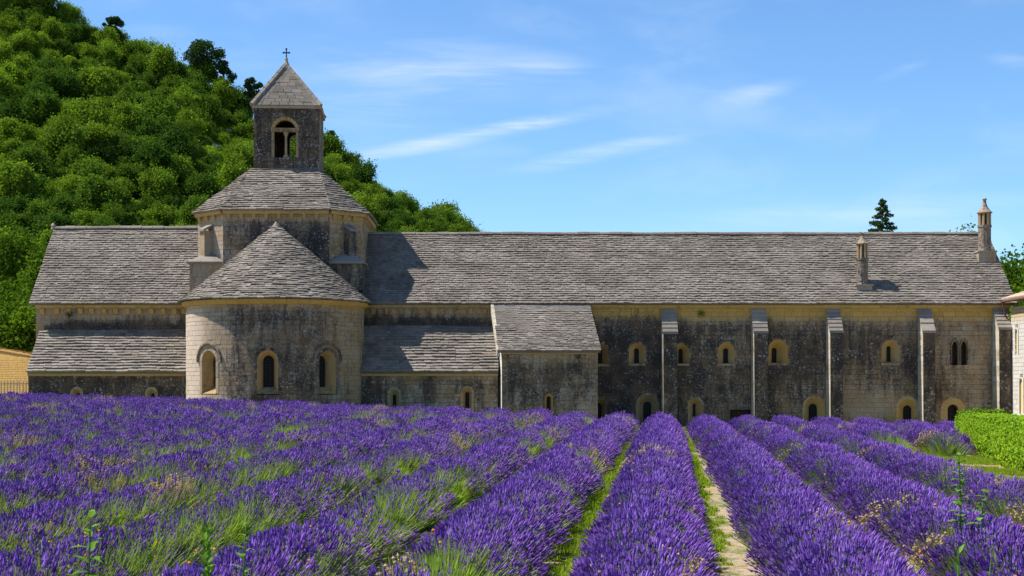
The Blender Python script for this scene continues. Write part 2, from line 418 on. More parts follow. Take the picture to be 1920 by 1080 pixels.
def arch_pts(cu, w, z0, zs, n=9, ptd=False):
    pts = [(cu - w, z0), (cu - w, (z0 + zs) / 2), (cu - w, zs)]
    for i in range(1, n):
        t = math.pi * (1 - i / n)
        x, y = math.cos(t) * w, math.sin(t) * w
        if ptd: y = w * 1.9 * (1 - abs(x / w) ** 1.45) ** .8
        pts.append((cu + x, zs + y))
    return pts + [(cu + w, zs), (cu + w, (z0 + zs) / 2), (cu + w, z0)]
def window(mp, cu, w, z0, zs, iw, iz0, izs, depth=.45, icu=None, ring=.12, hood=0.0, och=.3, stain=.3, rs=.55, tone=.66, bars=True, sill=True, ptd=False, label=None, side_och=.6):
    """outer arch (w,z0,zs) splaying back to an inner light (iw,iz0,izs)"""
    icu = cu if icu is None else icu
    A = arch_pts(cu, w, z0, zs, ptd=ptd); B = arch_pts(icu, iw, iz0, izs, ptd=ptd); n = len(A)
    m = MB()
    # splayed reveal in three depth bands, ochre painting in warm bounced light
    D = [(.0, 0), (.5, .5), (1, 1)]
    vs = []; cl = []
    for f, g_ in D:
        for a, b in zip(A, B):
            vs.append(mp(a[0] + (b[0] - a[0]) * f, a[1] + (b[1] - a[1]) * f, .01 - (depth + .01) * f))
            cl.append((tone + R.uniform(-.08, .08), stain * (.4 + .6 * R.random()) + (.25 if a[1] <= z0 + .01 else 0), side_och, .15))
    fs = [(k * n + i, k * n + i + 1, (k + 1) * n + i + 1, (k + 1) * n + i) for k in range(2) for i in range(n - 1)] + [(k * n + n - 1, k * n, (k + 1) * n, (k + 1) * n + n - 1) for k in range(2)]
    m.add(vs, fs, cl)
    # straight inner jamb
    B2 = [mp(b[0], b[1], -depth) for b in B] + [mp(b[0], b[1], -depth - .16) for b in B]
    m.add(B2, [(i, (i + 1) % n, n + (i + 1) % n, n + i) for i in range(n)], (tone * .8, stain + .1, side_och, .1))
    # ring of dressed stones
    if ring > 0:
        O = arch_pts(cu, w + ring, z0, zs, ptd=ptd)
        for i in range(n - 1):
            a0, a1, o0, o1 = A[i], A[i + 1], O[i], O[i + 1]
            if a1[1] - a0[1] == 0 and a1[0] == a0[0]: continue
            e = .012
            def lp(p, q, t): return (p[0] + (q[0] - p[0]) * t, p[1] + (q[1] - p[1]) * t)
            q = [lp(a0, a1, e * 2), lp(a0, a1, 1 - e * 2), lp(o0, o1, 1 - e * 2), lp(o0, o1, e * 2)]
            dd = .018 + R.uniform(0, .008)
            vv = [mp(p[0], p[1], dd) for p in q] + [mp(p[0], p[1], -.05) for p in q]
            tn = tone + R.uniform(-.2, .2)
            m.add(vv, [(0, 1, 2, 3), (0, 4, 5, 1), (1, 5, 6, 2), (2, 6, 7, 3), (3, 7, 4, 0)], (tn, rs + R.uniform(-.12, .3), och * .65 if rs < .35 else och * .3, .6))
    o = m.build('window', M_STONE, AB)
    # pane
    p = MB(); p.add([mp(b[0], b[1], -depth - .1) for b in B], [tuple(range(n))]); p.build('pane', M_DARKVOID, o)
    if bars:
        b = MB(); zt = izs + iw * (1.7 if ptd else .9)
        nb = max(2, int((zt - iz0) / .16))
        for k in range(1, nb):
            zz = iz0 + (zt - iz0) * k / nb; ww = iw if zz < izs else iw * .6
            b.add([mp(icu - ww, zz - .009, -depth - .07), mp(icu + ww, zz - .009, -depth - .07), mp(icu + ww, zz + .009, -depth - .07), mp(icu - ww, zz + .009, -depth - .07)], [(0, 1, 2, 3)])
        for q in (-.34, .34):
            b.add([mp(icu + iw * q - .008, iz0, -depth - .06), mp(icu + iw * q + .008, iz0, -depth - .06), mp(icu + iw * q + .008, izs + iw * .8, -depth - .06), mp(icu + iw * q - .008, izs + iw * .8, -depth - .06)], [(0, 1, 2, 3)])
        b.build('glazing_bar', M_IRON, o)
    if sill:
        s = MB(); c = (tone, .35, .1, .2)
        q = [(cu - w - .04, z0 - .13), (cu + w + .04, z0 - .13), (cu + w + .04, z0 + .0), (cu - w - .04, z0 + .0)]
        s.add([mp(x, z, .05) for x, z in q] + [mp(x, z, -.1) for x, z in q], [(0, 1, 2, 3), (3, 2, 6, 7), (0, 4, 5, 1), (1, 5, 6, 2), (0, 3, 7, 4)], c)
        s.build('sill', M_STONE, o)
    if hood > 0:
        hm = MB(); ro, ri = hood, hood - .13; nn = 18; prof = ((ri, -.02), (ri, .05), (ri + .05, .12), (ro, .12), (ro, -.02))
        vs = []
        for i in range(nn + 1):
            t = math.pi * (1.03 - 1.06 * i / nn)
            for r_, d_ in prof: vs.append(mp(cu + math.cos(t) * r_, zs + .02 + math.sin(t) * r_, d_))
        hm.add(vs, [(i * 5 + k, i * 5 + k + 1, i * 5 + 6 + k, i * 5 + 5 + k) for i in range(nn) for k in range(4)] + [(0, 1, 2, 3, 4), tuple(nn * 5 + k for k in (4, 3, 2, 1, 0))], (.4, .5, .1, .5))
        hm.build('hood_mould', M_STONE, o)
    return o

def slates(rf, org, ud, vd, nrm, u_rng, vlen, e=.22, th=.095, wr=(.13, .36), single=None, nmax=0, stain=lambda u, v: 0, wob=.03, seed=0, tones=(.5, .15)):
    """courses of slates: point = org + u*ud + v*vd + nrm*h; u_rng(v) gives the ends of a course"""
    org, ud, vd, nrm = Vector(org), Vector(ud), Vector(vd), Vector(nrm)
    m = MB(); sg = []
    v = -.06
    n_c = int((vlen + .06) / e) + 1
    for k in range(n_c):
        v0 = -.06 + k * e
        a, b = u_rng(min(max(v0, 0), vlen)); u = a - R.uniform(0, .15)
        if b - a < .1: continue
        kth = R.uniform(.88, 1.12)
        while u < b + .02:
            w = R.uniform(*wr); p, q = max(u, a) + .006, min(u + w, b + .03) - .006
            u += w
            if q - p < .06: continue
            j = R.uniform(-.02, .02); tt = th * kth * R.uniform(.78, 1.22); sag = wob * mnoise.noise((p * .35 + seed, v0 * .5, seed)) * 2
            tip = R.uniform(-.012, .012)
            va, vb = v0 + j + .04 * mnoise.noise((p * .5, v0, seed + 4)), min(v0 + e * 1.45, vlen + .03)
            h0 = .035 + sag
            P = lambda uu, vv, hh: tuple(org + ud * uu + vd * vv + nrm * hh)
            c = (min(1, max(0, R.gauss(*tones))), stain((p + q) / 2, v0), 0, 0)
            ja, jb = R.uniform(-.015, .015), R.uniform(-.015, .015)
            vs = [P(p, va + ja, h0 - .02), P(q, va + jb, h0 - .02), P(q, va + jb, h0 + tt + tip), P(p, va + ja, h0 + tt - tip), P(p, vb, h0 - .02), P(q, vb, h0 - .02), P(q, vb, h0 + .012), P(p, vb, h0 + .012)]
            fs = [(0, 1, 2, 3), (3, 2, 6, 7), (0, 3, 7, 4), (1, 5, 6, 2), (0, 4, 5, 1)]
            if single and len(sg) < nmax and (q - p) > .26 and single(p, v0): sg.append((vs, fs, c))
            else: m.add(vs, fs, c)
    m.build('slate_courses', M_SLATE, rf, 'stuff')
    for vs, fs, c in sg:
        mm = MB(); o0 = Vector(vs[0]); mm.add([tuple(Vector(x) - o0) for x in vs], fs, c)
        o = mm.build('slate', M_SLATE, rf); o.location = o0
def ridge_caps(rf, a, b, r=.17, n=None, mat=None):
    a, b = Vector(a), Vector(b); L = (b - a).length; n = n or max(1, int(L / .7)); d = (b - a) / n; m = MB()
    up = Vector((0, 0, 1)); sd = d.cross(up).normalized(); nn = sd.cross(d).normalized()
    for i in range(n):
        p0 = a + d * (i + .01); p1 = a + d * (i + .99); h = r * R.uniform(.85, 1.1); vs = []
        sag = .03 * mnoise.noise((i * .2, 0, a.x))
        for p in (p0, p1):
            for t in (0, 45, 90, 135, 180): vs.append(tuple(p + sd * math.cos(rad(t)) * h * 1.2 + nn * (math.sin(rad(t)) * h - .05 + sag)))
        m.add(vs, [(k, k + 1, 6 + k, 5 + k) for k in range(4)] + [(0, 5, 9, 4), (0, 4, 3, 2, 1), (5, 6, 7, 8, 9)], (R.uniform(.55, .95), 0, 0, .5))
    m.build('ridge_cap', mat or M_SLATE, rf)

EZ, EY, RY = ZP(569, -.3), -.3, 4.8                  # eaves height / overhang, ridge line
RZ = ZP(441, RY)
XL, XR = XP(55, EY), XP(1905, EY)
slope_v = Vector((0, RY - EY, RZ - EZ)); SL = slope_v.length; slope_v.normalize(); slope_n = Vector((0, -slope_v.z, slope_v.y))
RBACK = 2 * RY - EY
XS = XP(700, 0)                                      # where left and right roofs meet behind the lantern
RZL = ZP(430, RY)
def long_roof(name, x0, x1, rz, seed, chs=()):
    sv = Vector((0, RY - EY, rz - EZ)); L = sv.length; sv.normalize(); nn = Vector((0, -sv.z, sv.y))
    m = MB(); c = (.4, .3, 0, 0)
    a = [(x0, EY, EZ), (x0, RY, rz), (x0, RBACK, EZ), (x0, RBACK - .1, EZ - .12), (x0, RY, rz - .16), (x0, EY + .1, EZ - .12)]
    m.prism(a, (x1 - x0, 0, 0), c)
    rf = m.build(name, M_SLATE, AB)
    slates(rf, (x0, EY, EZ), (1, 0, 0), sv, nn, lambda v: (0, x1 - x0), L, e=.225, seed=seed, wob=.025)
    # rear slope
    slates(rf, (x1, RBACK, EZ), (-1, 0, 0), Vector((0, -sv.y, sv.z)), Vector((0, sv.z, sv.y)), lambda v: (0, x1 - x0), L, e=.45, wr=(.6, 1.2), seed=seed + 1)
    ridge_caps(rf, (x0, RY, rz + .1), (x1, RY, rz + .1))
    return rf
roof_main = long_roof('roof', XS - 4, XR, RZ, 3)
roof_left = long_roof('roof', XL, XS - 4.02, RZL, 9)

# -- stain descriptions: weathering patches given in photo pixels on the wall plane
def blobs(lst, Y=0.0):
    L = [(XP(px, Y), ZP(py, Y), rx / 30, ry / 30, a) for px, py, rx, ry, a in lst]
    return lambda u, z: sum(a * math.exp(-((u - x) / rx) ** 2 - ((z - zz) / ry) ** 2) for x, zz, rx, ry, a in L)
b_main = blobs([(1180, 690, 70, 110, .5), (1300, 690, 60, 70, .30), (1480, 700, 40, 100, .28), (1640, 640, 60, 40, .1), (1600, 760, 60, 40, -.5), (1660, 760, 40, 30, -.35),
                (1820, 640, 70, 60, -.42), (1830, 740, 40, 50, -.3), (1640, 590, 60, 22, -.5), (1480, 590, 60, 18, -.35), (1330, 592, 70, 16, -.35), (1500, 760, 25, 40, -.2),
                (1700, 690, 50, 60, .15), (1150, 600, 60, 25, -.15), (1365, 690, 30, 30, -.15)])
def st_main(u, z): return .56 + b_main(u, z)
def oc_main(u, z): return sstep(EZ - 1.35, EZ - .5, z) * 1.1 + .12 * sstep(10, 26, u)

# right-hand main wall
GB = -1.2
OPS = []; WIN = []
def mw(px0, px1, pt, pb, ix0, ix1, it, ib, depth=.5, **k):
    """window on the main wall from pixel extents: outer arch and inner light"""
    cu = XP((px0 + px1) / 2, 0); w = (px1 - px0) / 60.; zt = ZP(pt, 0); z0 = ZP(pb, 0)
    icu = XP((ix0 + ix1) / 2, depth); iw = (ix1 - ix0) / 2 * (90 + depth) / FPX; izt = ZP(it, depth); iz0 = ZP(ib, depth)
    if iz0 < z0: iz0 = z0
    op = (cu, w, z0, zt - w); OPS.append(op)
    WIN.append(lambda: window(FRONT, cu, w, z0, zt - w, iw, iz0, izt - iw, depth, icu=icu, **k))
mw(1114, 1139, 643, 683, 1120, 1129, 653, 681)
mw(1179, 1210, 643, 682, 1189, 1198, 653, 681, och=.1)
mw(1261, 1292, 645, 682, 1272, 1280, 654, 681, och=.3)
mw(1346, 1377, 642, 682, 1356, 1365, 653, 681, och=.7, side_och=.6)
mw(1441, 1477, 636, 681, 1447, 1456, 652, 680, och=.9, side_och=.8, depth=.6)
mw(1653, 1686, 637, 681, 1662, 1670, 649, 678, och=.8, side_och=.6)
mw(1114, 1135, 746, 796, 1117, 1128, 756, 795)
mw(1196, 1234, 740, 796, 1206, 1221, 753, 796, och=.1, side_och=.15, depth=.55, rs=.3)
mw(1290, 1316, 747, 792, 1299, 1304, 757, 780, och=.5, side_och=.3)
mw(1508, 1545, 745, 798, 1516, 1532, 757, 798, och=.8, depth=.4, ring=.1, rs=.1)
mw(1686, 1716, 749, 802, 1693, 1709, 760, 802, och=.9, side_och=.9, ring=.22, depth=.3, rs=0)
mw(1776, 1797, 758, 806, 1777, 1795, 759, 806, och=1.0, side_och=.8, ring=.42, depth=.25, rs=-.1)
for a, b in ((1784, 1796), (1801, 1813)):
    mw(a, b, 641, 684, a + 1, b - 1, 644, 684, depth=.22, ring=.06, och=.3, ptd=True, sill=False)
CELL = (XP(1388, 0), 18 / 30, ZP(796, 0), ZP(768, 0), 'flat'); OPS.append(CELL)
def sgl_main(u, z): return z > 1.2 and XP(1575, 0) < u < XP(1720, 0) and z < 5.9
wall('wall', FRONT, 6.0, XR - .3, GB, EZ - .28, OPS, st_main, oc_main, .95, .285, single=sgl_main)
for f in WIN: f()
# cellar opening
m = MB(); m.box(CELL[0] - .6, CELL[0] + .6, .25, .3, CELL[2], CELL[3] - .02, (.3, .2, 0, 0)); dr = m.build('cellar_hatch', M_DOOR, AB)
m = MB()
for k in range(6): m.box(CELL[0] - .58 + k * .2, CELL[0] - .41 + k * .2, .22, .25, CELL[2], CELL[3] - .05, (.3, 0, 0, 0))
m.build('board', M_DOOR, dr); m = MB(); m.box(CELL[0] - .75, CELL[0] + .75, -.02, .3, CELL[3], CELL[3] + .2, (.35, .5, 0, .3)); m.build('lintel', M_STONE, dr)
# backing body and the ends of the long range
m = MB(); c = (.5, .3, .1, .3)
m.box(XL + .35, XR - .35, .9, 9.5, -1.5, EZ - .3, c); m.build('inner_body', M_MORTAR, AB)
for xx in (XL + .32, XR - .32):
    s = -1 if xx < 0 else 1
    m = MB(); m.prism([(xx, -.02, -1.5), (xx, 9.6, -1.5), (xx, 9.6, EZ - .15), (xx, RY, (RZ if s > 0 else RZL) - .2), (xx, -.02, EZ - .15)], (-s * .5, 0, 0), (.5, .25, .2, .4)); m.build('gable_wall', M_STONE, AB)
m = MB(); m.box(XL + .4, XR - .4, 9.45, 9.62, -1.5, EZ - .2, (.5, .3, .1, .5)); m.build('rear_wall', M_STONE, AB)

# cornice stones under the eaves
def cornice(x0, x1, z, y, och=.9, name='cornice', h=.2, dep=.24):
    m = MB(); x = x0
    while x < x1:
        L = min(R.uniform(.7, 1.3), x1 - x); d = R.uniform(0, .015)
        m.prism([(x + .006, y, z - h), (x + .006, y - dep * .45, z - h), (x + .006, y - dep - d, z - h * .4), (x + .006, y - dep - d, z), (x + .006, y, z)], (L - .012, 0, 0), (R.uniform(.25, .8), R.uniform(.0, .5), och, .4)); x += L
    return m.build(name, M_STONE, AB)
cornice(XP(1105, 0), XR - .3, EZ - .1, 0); cornice(XP(684, 0), XP(922, 0), EZ - .1, 0, .5); cornice(XL + .32, XP(354, 0), EZ - .1, 0, .8)
def corbels(pts, z, w=.26, hgt=.34, dep=.2, och=.9):
    me = None
    for (x, y, ang) in pts:
        if me is None:
            m = MB(); m.prism([(-w / 2, 0, -hgt), (-w / 2, -dep * .35, -hgt), (-w / 2, -dep, -hgt * .35), (-w / 2, -dep, 0), (-w / 2, 0, 0)], (w, 0, 0), (.5, .22 if och > .6 else .45, och * .8, .3)); me = m.mesh('corbel', M_STONE)
        o = bpy.data.objects.new('corbel', me); COL.objects.link(o); o.parent = AB; o.location = (x, y, z); o.rotation_euler = (0, 0, ang)
corbels([(XP(px, 0), 0, 0) for px in (80, 108, 130, 152, 173, 196, 218, 240, 262, 285, 307, 328, 345)], EZ - .305)
corbels([(XP(px, 0), 0, 0) for px in range(700, 918, 26)], EZ - .305, och=.5)

# upper walls
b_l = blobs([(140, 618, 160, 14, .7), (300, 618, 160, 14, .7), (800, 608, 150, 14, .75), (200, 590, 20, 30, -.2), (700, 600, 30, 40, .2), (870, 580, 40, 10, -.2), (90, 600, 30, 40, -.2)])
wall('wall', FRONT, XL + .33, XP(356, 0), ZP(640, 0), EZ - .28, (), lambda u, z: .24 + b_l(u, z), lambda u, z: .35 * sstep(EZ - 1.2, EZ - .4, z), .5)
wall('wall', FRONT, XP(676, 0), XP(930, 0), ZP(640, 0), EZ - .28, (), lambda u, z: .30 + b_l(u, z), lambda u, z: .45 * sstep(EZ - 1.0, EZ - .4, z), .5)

# ---- lean-to aisles
def aisle(x0, x1, ztop, zeave, run, wx0, wx1, zbase, ops, wins, stain, och, nmax, seed, finial=False):
    sv = Vector((0, run, ztop - zeave)); L = sv.length; sv.normalize(); nn = Vector((0, -sv.z, sv.y))
    m = MB(); m.prism([(x0, -run, zeave), (x0, .02, ztop), (x0, .02, ztop - .2), (x0, -run + .15, zeave - .12)], (x1 - x0, 0, 0), (.4, .4, 0, 0))
    rf = m.build('lean_to_roof', M_SLATE, AB)
    slates(rf, (x0, -run, zeave), (1, 0, 0), sv, nn, lambda v: (0, x1 - x0), L, e=.245, th=.12, wr=(.28, .6), single=lambda u, v: True, nmax=nmax, seed=seed, wob=.035, tones=(.62, .18))
    yw = -run + .3
    mp = plane_map(0, yw, 1, 0)
    wall('lean_to_wall', mp, wx0, wx1, zbase, zeave - .12, ops, stain, och, .8, .28)
    m = MB(); m.box(wx0 + .02, wx1 - .02, yw + .55, 0, zbase, zeave - .15, (.5, .3, 0, 0)); m.box(wx0, wx0 + .3, yw + .01, .0, zbase, zeave - .12, (.5, .2, .2, .3)); m.build('side_wall', M_STONE, AB)
    m = MB(); m.prism([(wx0 + .005, yw, zeave - .13), (wx0 + .005, -.02, ztop - .25), (wx0 + .005, -.02, zeave - .13)], (.28, 0, 0), (.6, .1, .2, .3)); m.build('side_wall', M_STONE, AB)
    x = wx0; m = MB()
    while x < wx1:
        l = min(R.uniform(.6, 1.1), wx1 - x); m.box(x + .006, x + l - .006, yw - .16, yw + .02, zeave - .26, zeave - .1, (R.uniform(.3, .7), .1, .55, .3)); x += l
    m.build('cornice', M_STONE, AB)
    for w_ in wins: w_(mp)
    return rf
ra = 2.6; YA = -ra + .3
def sw(lst):
    ops, wins = [], []
    for px, w, pt, pb, iw, hood in lst:
        cu = XP(px, YA); zt = ZP(pt, YA); z0 = ZP(pb, YA)
        ops.append((cu, w, z0, zt - w))
        wins.append(lambda mp, cu=cu, w=w, zt=zt, z0=z0, iw=iw, hood=hood: window(mp, cu, w, z0, zt - w, iw, z0 + .05, zt - w - .12, .35, ring=.13, hood=hood, och=.6, sill=False, stain=.15, side_och=.4, rs=.25))
    return ops, wins
o1, w1 = sw([(144, .26, 729, 760, .1, 0), (284, .26, 729, 765, .1, 0)])
b1 = blobs([(200, 730, 200, 60, .3)])
aisle(XP(50, -ra), XP(356, -ra), ZP(621, 0), ZP(697, -ra), ra, XP(53, YA), XP(360, YA), -.2, o1, w1, lambda u, z: .52 + b1(u, z), lambda u, z: 0.05 + .5 * sstep(2.55, 2.8, z), 80, 21)
o2, w2 = sw([(739, .30, 730, 773, .1, .0), (876, .27, 727, 773, .12, .75)])
b2 = blobs([(700, 745, 22, 40, .5), (810, 720, 14, 40, .35), (900, 730, 10, 40, .3), (845, 740, 20, 30, -.3), (780, 740, 18, 30, -.2), (915, 745, 10, 30, -.4)])
aisle(XP(662, -ra), XP(934, -ra), ZP(612, 0), ZP(697, -ra), ra, XP(666, YA), XP(934, YA), -.9, o2, w2, lambda u, z: .46 + b2(u, z), lambda u, z: .12 + .4 * sstep(2.4, 2.8, z), 70, 33)

# ---- side chapel with its pent roof
yc = -3.6; zc = ZP(657, yc)
cx0t, cx0b, cx1t, cx1b = XP(922, EY), XP(934, yc), XP(1105, EY), XP(1126, yc)
sv = Vector((0, EY - yc, EZ - .13 - zc)); Lc = sv.length; sv.normalize(); nn = Vector((0, -sv.z, sv.y))
m = MB(); m.add([(cx0b, yc, zc), (cx1b, yc, zc), (cx1t, EY, EZ), (cx0t, EY, EZ), (cx0b, yc, zc - .14), (cx1b, yc, zc - .14), (cx1t, EY, EZ - .3), (cx0t, EY, EZ - .3)],
             [(0, 1, 2, 3), (4, 7, 6, 5), (0, 4, 5, 1), (1, 5, 6, 2), (3, 7, 4, 0), (2, 6, 7, 3)], (.4, .3, 0, 0))
rc = m.build('chapel_roof', M_SLATE, AB)
m = MB(); nv = 9
for k in range(nv):
    f0, f1 = k / nv + .004, (k + 1) / nv - .004; P_ = []
    for f in (f0, f1):
        x_, y_, z_ = cx0b + (cx0t - cx0b) * f, yc + (EY - yc) * f, zc + (EZ - .02 - zc) * f
        P_.append([(x_ - .07, y_, z_ - .42), (x_ + .12, y_, z_ - .42), (x_ + .12, y_, z_ + .05), (x_ - .07, y_, z_ + .05)])
    m.add(P_[0] + P_[1], [(0, 1, 2, 3), (7, 6, 5, 4), (0, 3, 7, 4), (3, 2, 6, 7), (1, 5, 6, 2)], (R.uniform(.4, .9), .12, 0, .3))
m.build('verge_stones', M_STONE_PALE_SUNLIT, rc)
slates(rc, (cx0b, yc, zc), (1, 0, 0), sv, nn, lambda v: ((cx0t - cx0b) * v / Lc, (cx1b - cx0b) + (cx1t - cx1b) * v / Lc), Lc, e=.185, th=.08, wr=(.22, .48), single=lambda u, v: True, nmax=80, seed=41, wob=.04, tones=(.58, .2))
yf = yc + .22; chm = plane_map(0, yf, 1, 0); CX0, CX1 = XP(941, yf), XP(1121, yf)
cw = XP(1029, yf); cop = (cw, .24, ZP(778, yf), ZP(738, yf) - .24)
b3 = blobs([(1000, 700, 60, 40, .2), (1075, 680, 10, 50, .45), (1100, 740, 20, 40, -.15), (1020, 670, 60, 14, -.3), (1100, 770, 30, 16, -.5), (960, 720, 20, 60, .1)])
wall('chapel_wall', chm, CX0, CX1, GB, zc - .1, [cop], lambda u, z: .42 + b3(u, z), lambda u, z: .22 * sstep(2.8, 4, z), .9, .29, single=lambda u, z: 1.0 < z < 4.1)
window(chm, cw, .24, cop[2], cop[3], .12, cop[2] + .02, cop[3] - .05, .3, ring=.13, och=.9, side_och=.8, sill=False)
m = MB()
for k in range(17):     # west flank, its sunlight put in as paler stone
    z0_, z1_ = GB + k * .5, min(GB + k * .5 + .49, 9)
    def ztop_at(y): return zc - .12 + (y - yc) / (EY - yc) * (EZ - zc) - .08
    zt = min(z1_, 99)
    y0 = yf + .0
    # clip each course under the sloping roof
    ya = y0
    if z0_ > ztop_at(y0): ya = yc + (z0_ - zc + .2) / (EZ - zc) * (EY - yc)
    if ya > -.15 or z0_ > EZ - .6: continue
    xa = CX0 - .0 + (XP(932, 0) - CX0) * ((ya - yf) / (0 - yf))
    zt0 = min(z1_, ztop_at(ya)); 
    if zt0 <= z0_: zt0 = z0_ + .02
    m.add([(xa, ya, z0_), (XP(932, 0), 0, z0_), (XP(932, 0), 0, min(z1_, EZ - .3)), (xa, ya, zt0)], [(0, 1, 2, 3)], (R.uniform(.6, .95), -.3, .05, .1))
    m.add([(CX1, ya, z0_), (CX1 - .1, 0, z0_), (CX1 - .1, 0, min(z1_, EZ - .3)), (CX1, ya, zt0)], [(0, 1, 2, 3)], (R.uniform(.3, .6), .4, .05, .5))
m.build('chapel_side_wall', M_STONE_PALE_SUNLIT, AB)
m = MB(); m.prism([(CX0 + .12, yf + .5, GB), (CX0 + .12, -.05, GB), (CX0 + .12, -.05, EZ - .7), (CX0 + .12, yf + .5, zc - .4)], (CX1 - CX0 - .24, 0, 0), (.4, .4, 0, 0)); m.build('chapel_core', M_MORTAR, AB)
m = MB(); x = CX0
while x < CX1:
    l = min(R.uniform(.6, 1.0), CX1 - x); m.box(x + .005, x + l - .005, yf - .12, yf + .02, zc - .22, zc - .1, (R.uniform(.4, .8), 0, .4, .2)); x += l
m.build('cornice', M_STONE, AB)

# ---- buttresses
def buttress(px0, px1, ptop, pfront, dep, bx0=None, slabs=6, batter=.12):
    x0, x1 = XP(px0, 0), XP(px1, 0); zt = ZP(ptop, 0); yfr = -dep; zf = ZP(pfront, yfr)
    base = empty('buttress', (0, 0, 0), AB)
    mp = plane_map(0, yfr, 1, 0)
    st = lambda u, z: .72 + .12 * mnoise.noise((u, z * .5, 9))
    x1f = XP(px1 + 3, yfr); x0f = x0 + .02
    mp2 = lambda u, z, d: (u, yfr - d - batter * (1 - (z - GB) / (zf - GB)), z)
    w = wall('front_face', mp2, x0f, x1f, GB, zf - .06, (), st, lambda u, z: .05, 1.0, .3, parent=base, lens=(.3, .65))
    m = MB(); z = GB
    while z < zt - .1:      # sun side painted paler, far side stained, quoin by quoin
        h = min(R.uniform(.26, .36), zt - .1 - z)
        ya = mp2(0, z, 0)[1]; yb = mp2(0, z + h, 0)[1]
        if z + h > zf - .06:
            f = max(0, (z + h - zf + .06) / (zt - zf)); yb = yfr * (1 - f); f0 = max(0, (z - zf + .06) / (zt - zf)); ya = max(ya, yfr * (1 - f0))
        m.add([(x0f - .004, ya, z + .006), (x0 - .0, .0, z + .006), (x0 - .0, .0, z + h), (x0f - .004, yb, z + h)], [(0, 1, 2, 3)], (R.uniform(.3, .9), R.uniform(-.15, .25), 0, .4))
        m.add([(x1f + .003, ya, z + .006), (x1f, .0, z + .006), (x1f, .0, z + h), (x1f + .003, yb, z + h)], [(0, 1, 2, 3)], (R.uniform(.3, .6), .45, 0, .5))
        z += h
    m.build('side_face', M_STONE_PALE_SUNLIT, base)
    # stepped coping slabs
    nvec = Vector((0, -(zt - zf), dep)).normalized()
    for k in range(slabs):
        f0, f1 = k / slabs, (k + 1) / slabs
        m = MB(); ya, yb = yfr - .05 + (dep + .05) * f0, yfr - .05 + (dep + .05) * (f1 + .12); za, zb = zf + (zt - zf) * f0, zf + (zt - zf) * (f1 + .12)
        lift = .11
        m.add([(x0f - .05, ya, za - .05), (x1f + .05, ya, za - .05), (x1f + .05, ya, za + lift), (x0f - .05, ya, za + lift), (x0f - .03, min(yb, 0), zb - .05), (x1f + .02, min(yb, 0), zb - .05), (x1f + .02, min(yb, 0), zb - .02), (x0f - .03, min(yb, 0), zb - .02)],
              [(0, 1, 2, 3), (3, 2, 6, 7), (0, 3, 7, 4), (1, 5, 6, 2), (4, 7, 6, 5), (0, 4, 5, 1)], (R.uniform(.7, 1), -.1, 0, 1))
        m.build('coping_slab', M_SLATE, base)
    # dark block painting the eave shade between coping and cornice
    m = MB(); m.box(x0f + .02, x1f - .06, -.06, 0, zt - .05, EZ - .3, (.2, 1.0, 0, .1)); m.build('shade_block', M_STONE, base)
buttress(1240, 1267, 579, 625, .82); buttress(1409, 1436, 579, 624, .8); buttress(1549, 1577, 579, 623, 1.0); buttress(1721, 1750, 578, 623, 1.0, slabs=3)
buttress(1861, 1893, 575, 617, 1.1, slabs=6)

# ---- apse
AR, ACX, ACY = 5.4, XP(517, -1.5), -1.5
AM = cyl_map(ACX, ACY, AR)
AEZ = ZP(568, -1.5)
def ath(deg): return rad(deg) * AR
aw = []; ASP = []
for deg in (-37.5, 3.5, 42.5):
    aw.append((ath(deg), .60, 1.72, 4.25 - .60))
def st_lit_apse(u, z):
    t = u / AR                                        # sunlit left put in as pale stone; stains heavier towards the middle
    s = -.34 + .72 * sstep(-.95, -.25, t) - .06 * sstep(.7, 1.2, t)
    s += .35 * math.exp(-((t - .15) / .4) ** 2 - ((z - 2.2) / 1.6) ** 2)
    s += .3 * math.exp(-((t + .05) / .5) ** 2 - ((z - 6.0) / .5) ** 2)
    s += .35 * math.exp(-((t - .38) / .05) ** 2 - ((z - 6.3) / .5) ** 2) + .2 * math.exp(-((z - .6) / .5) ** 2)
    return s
wall('apse_wall', AM, -2.2 * AR * .78, 2.2 * AR * .78, -1.0, AEZ - .2, aw, st_lit_apse, lambda u, z: .5 * sstep(AEZ - .75, AEZ - .3, z) + .3 * sstep(.5, 1.2, u / AR), .9, .27, single=lambda u, z: abs(u / AR) < 1.1 and z > 2, curved=True)
for k, a in enumerate(aw):
    window(AM, a[0], a[1], a[2], a[3], .36, 2.12, 3.95 - .36, .62, ring=.2, hood=1.05, och=.05, side_och=.55, stain=.36, sill=False, tone=.5, rs=.0 if k == 0 else .48)  # left ring unstained to match the painted sunlight around it
# moulded cornice ring and cone roof
m = MB()
for k in range(34):
    a0, a1 = rad(-125 + k * 250 / 34 + .08), rad(-125 + (k + 1) * 250 / 34 - .08)
    pr = [(AR - .05, AEZ - .34), (AR + .1, AEZ - .34), (AR + .26, AEZ - .2), (AR + .28, AEZ - .06), (AR - .05, AEZ - .06)]
    vs = [(ACX + r_ * math.sin(a), ACY - r_ * math.cos(a), z) for a in (a0, a1) for r_, z in pr]
    m.add(vs, [(i, (i + 1) % 5, 5 + (i + 1) % 5, 5 + i) for i in range(5)] + [(4, 3, 2, 1, 0), (5, 6, 7, 8, 9)], (R.uniform(.25, .8), R.uniform(0, .42), .9, .3))
m.build('apse_cornice', M_STONE, AB)
m = MB(); n = 40; ER = AR + .38; APX = (ACX, -1.25, ZP(421, -1.25))
ring = [(ACX + ER * math.sin(2 * math.pi * k / n), ACY - ER * math.cos(2 * math.pi * k / n), AEZ) for k in range(n)]
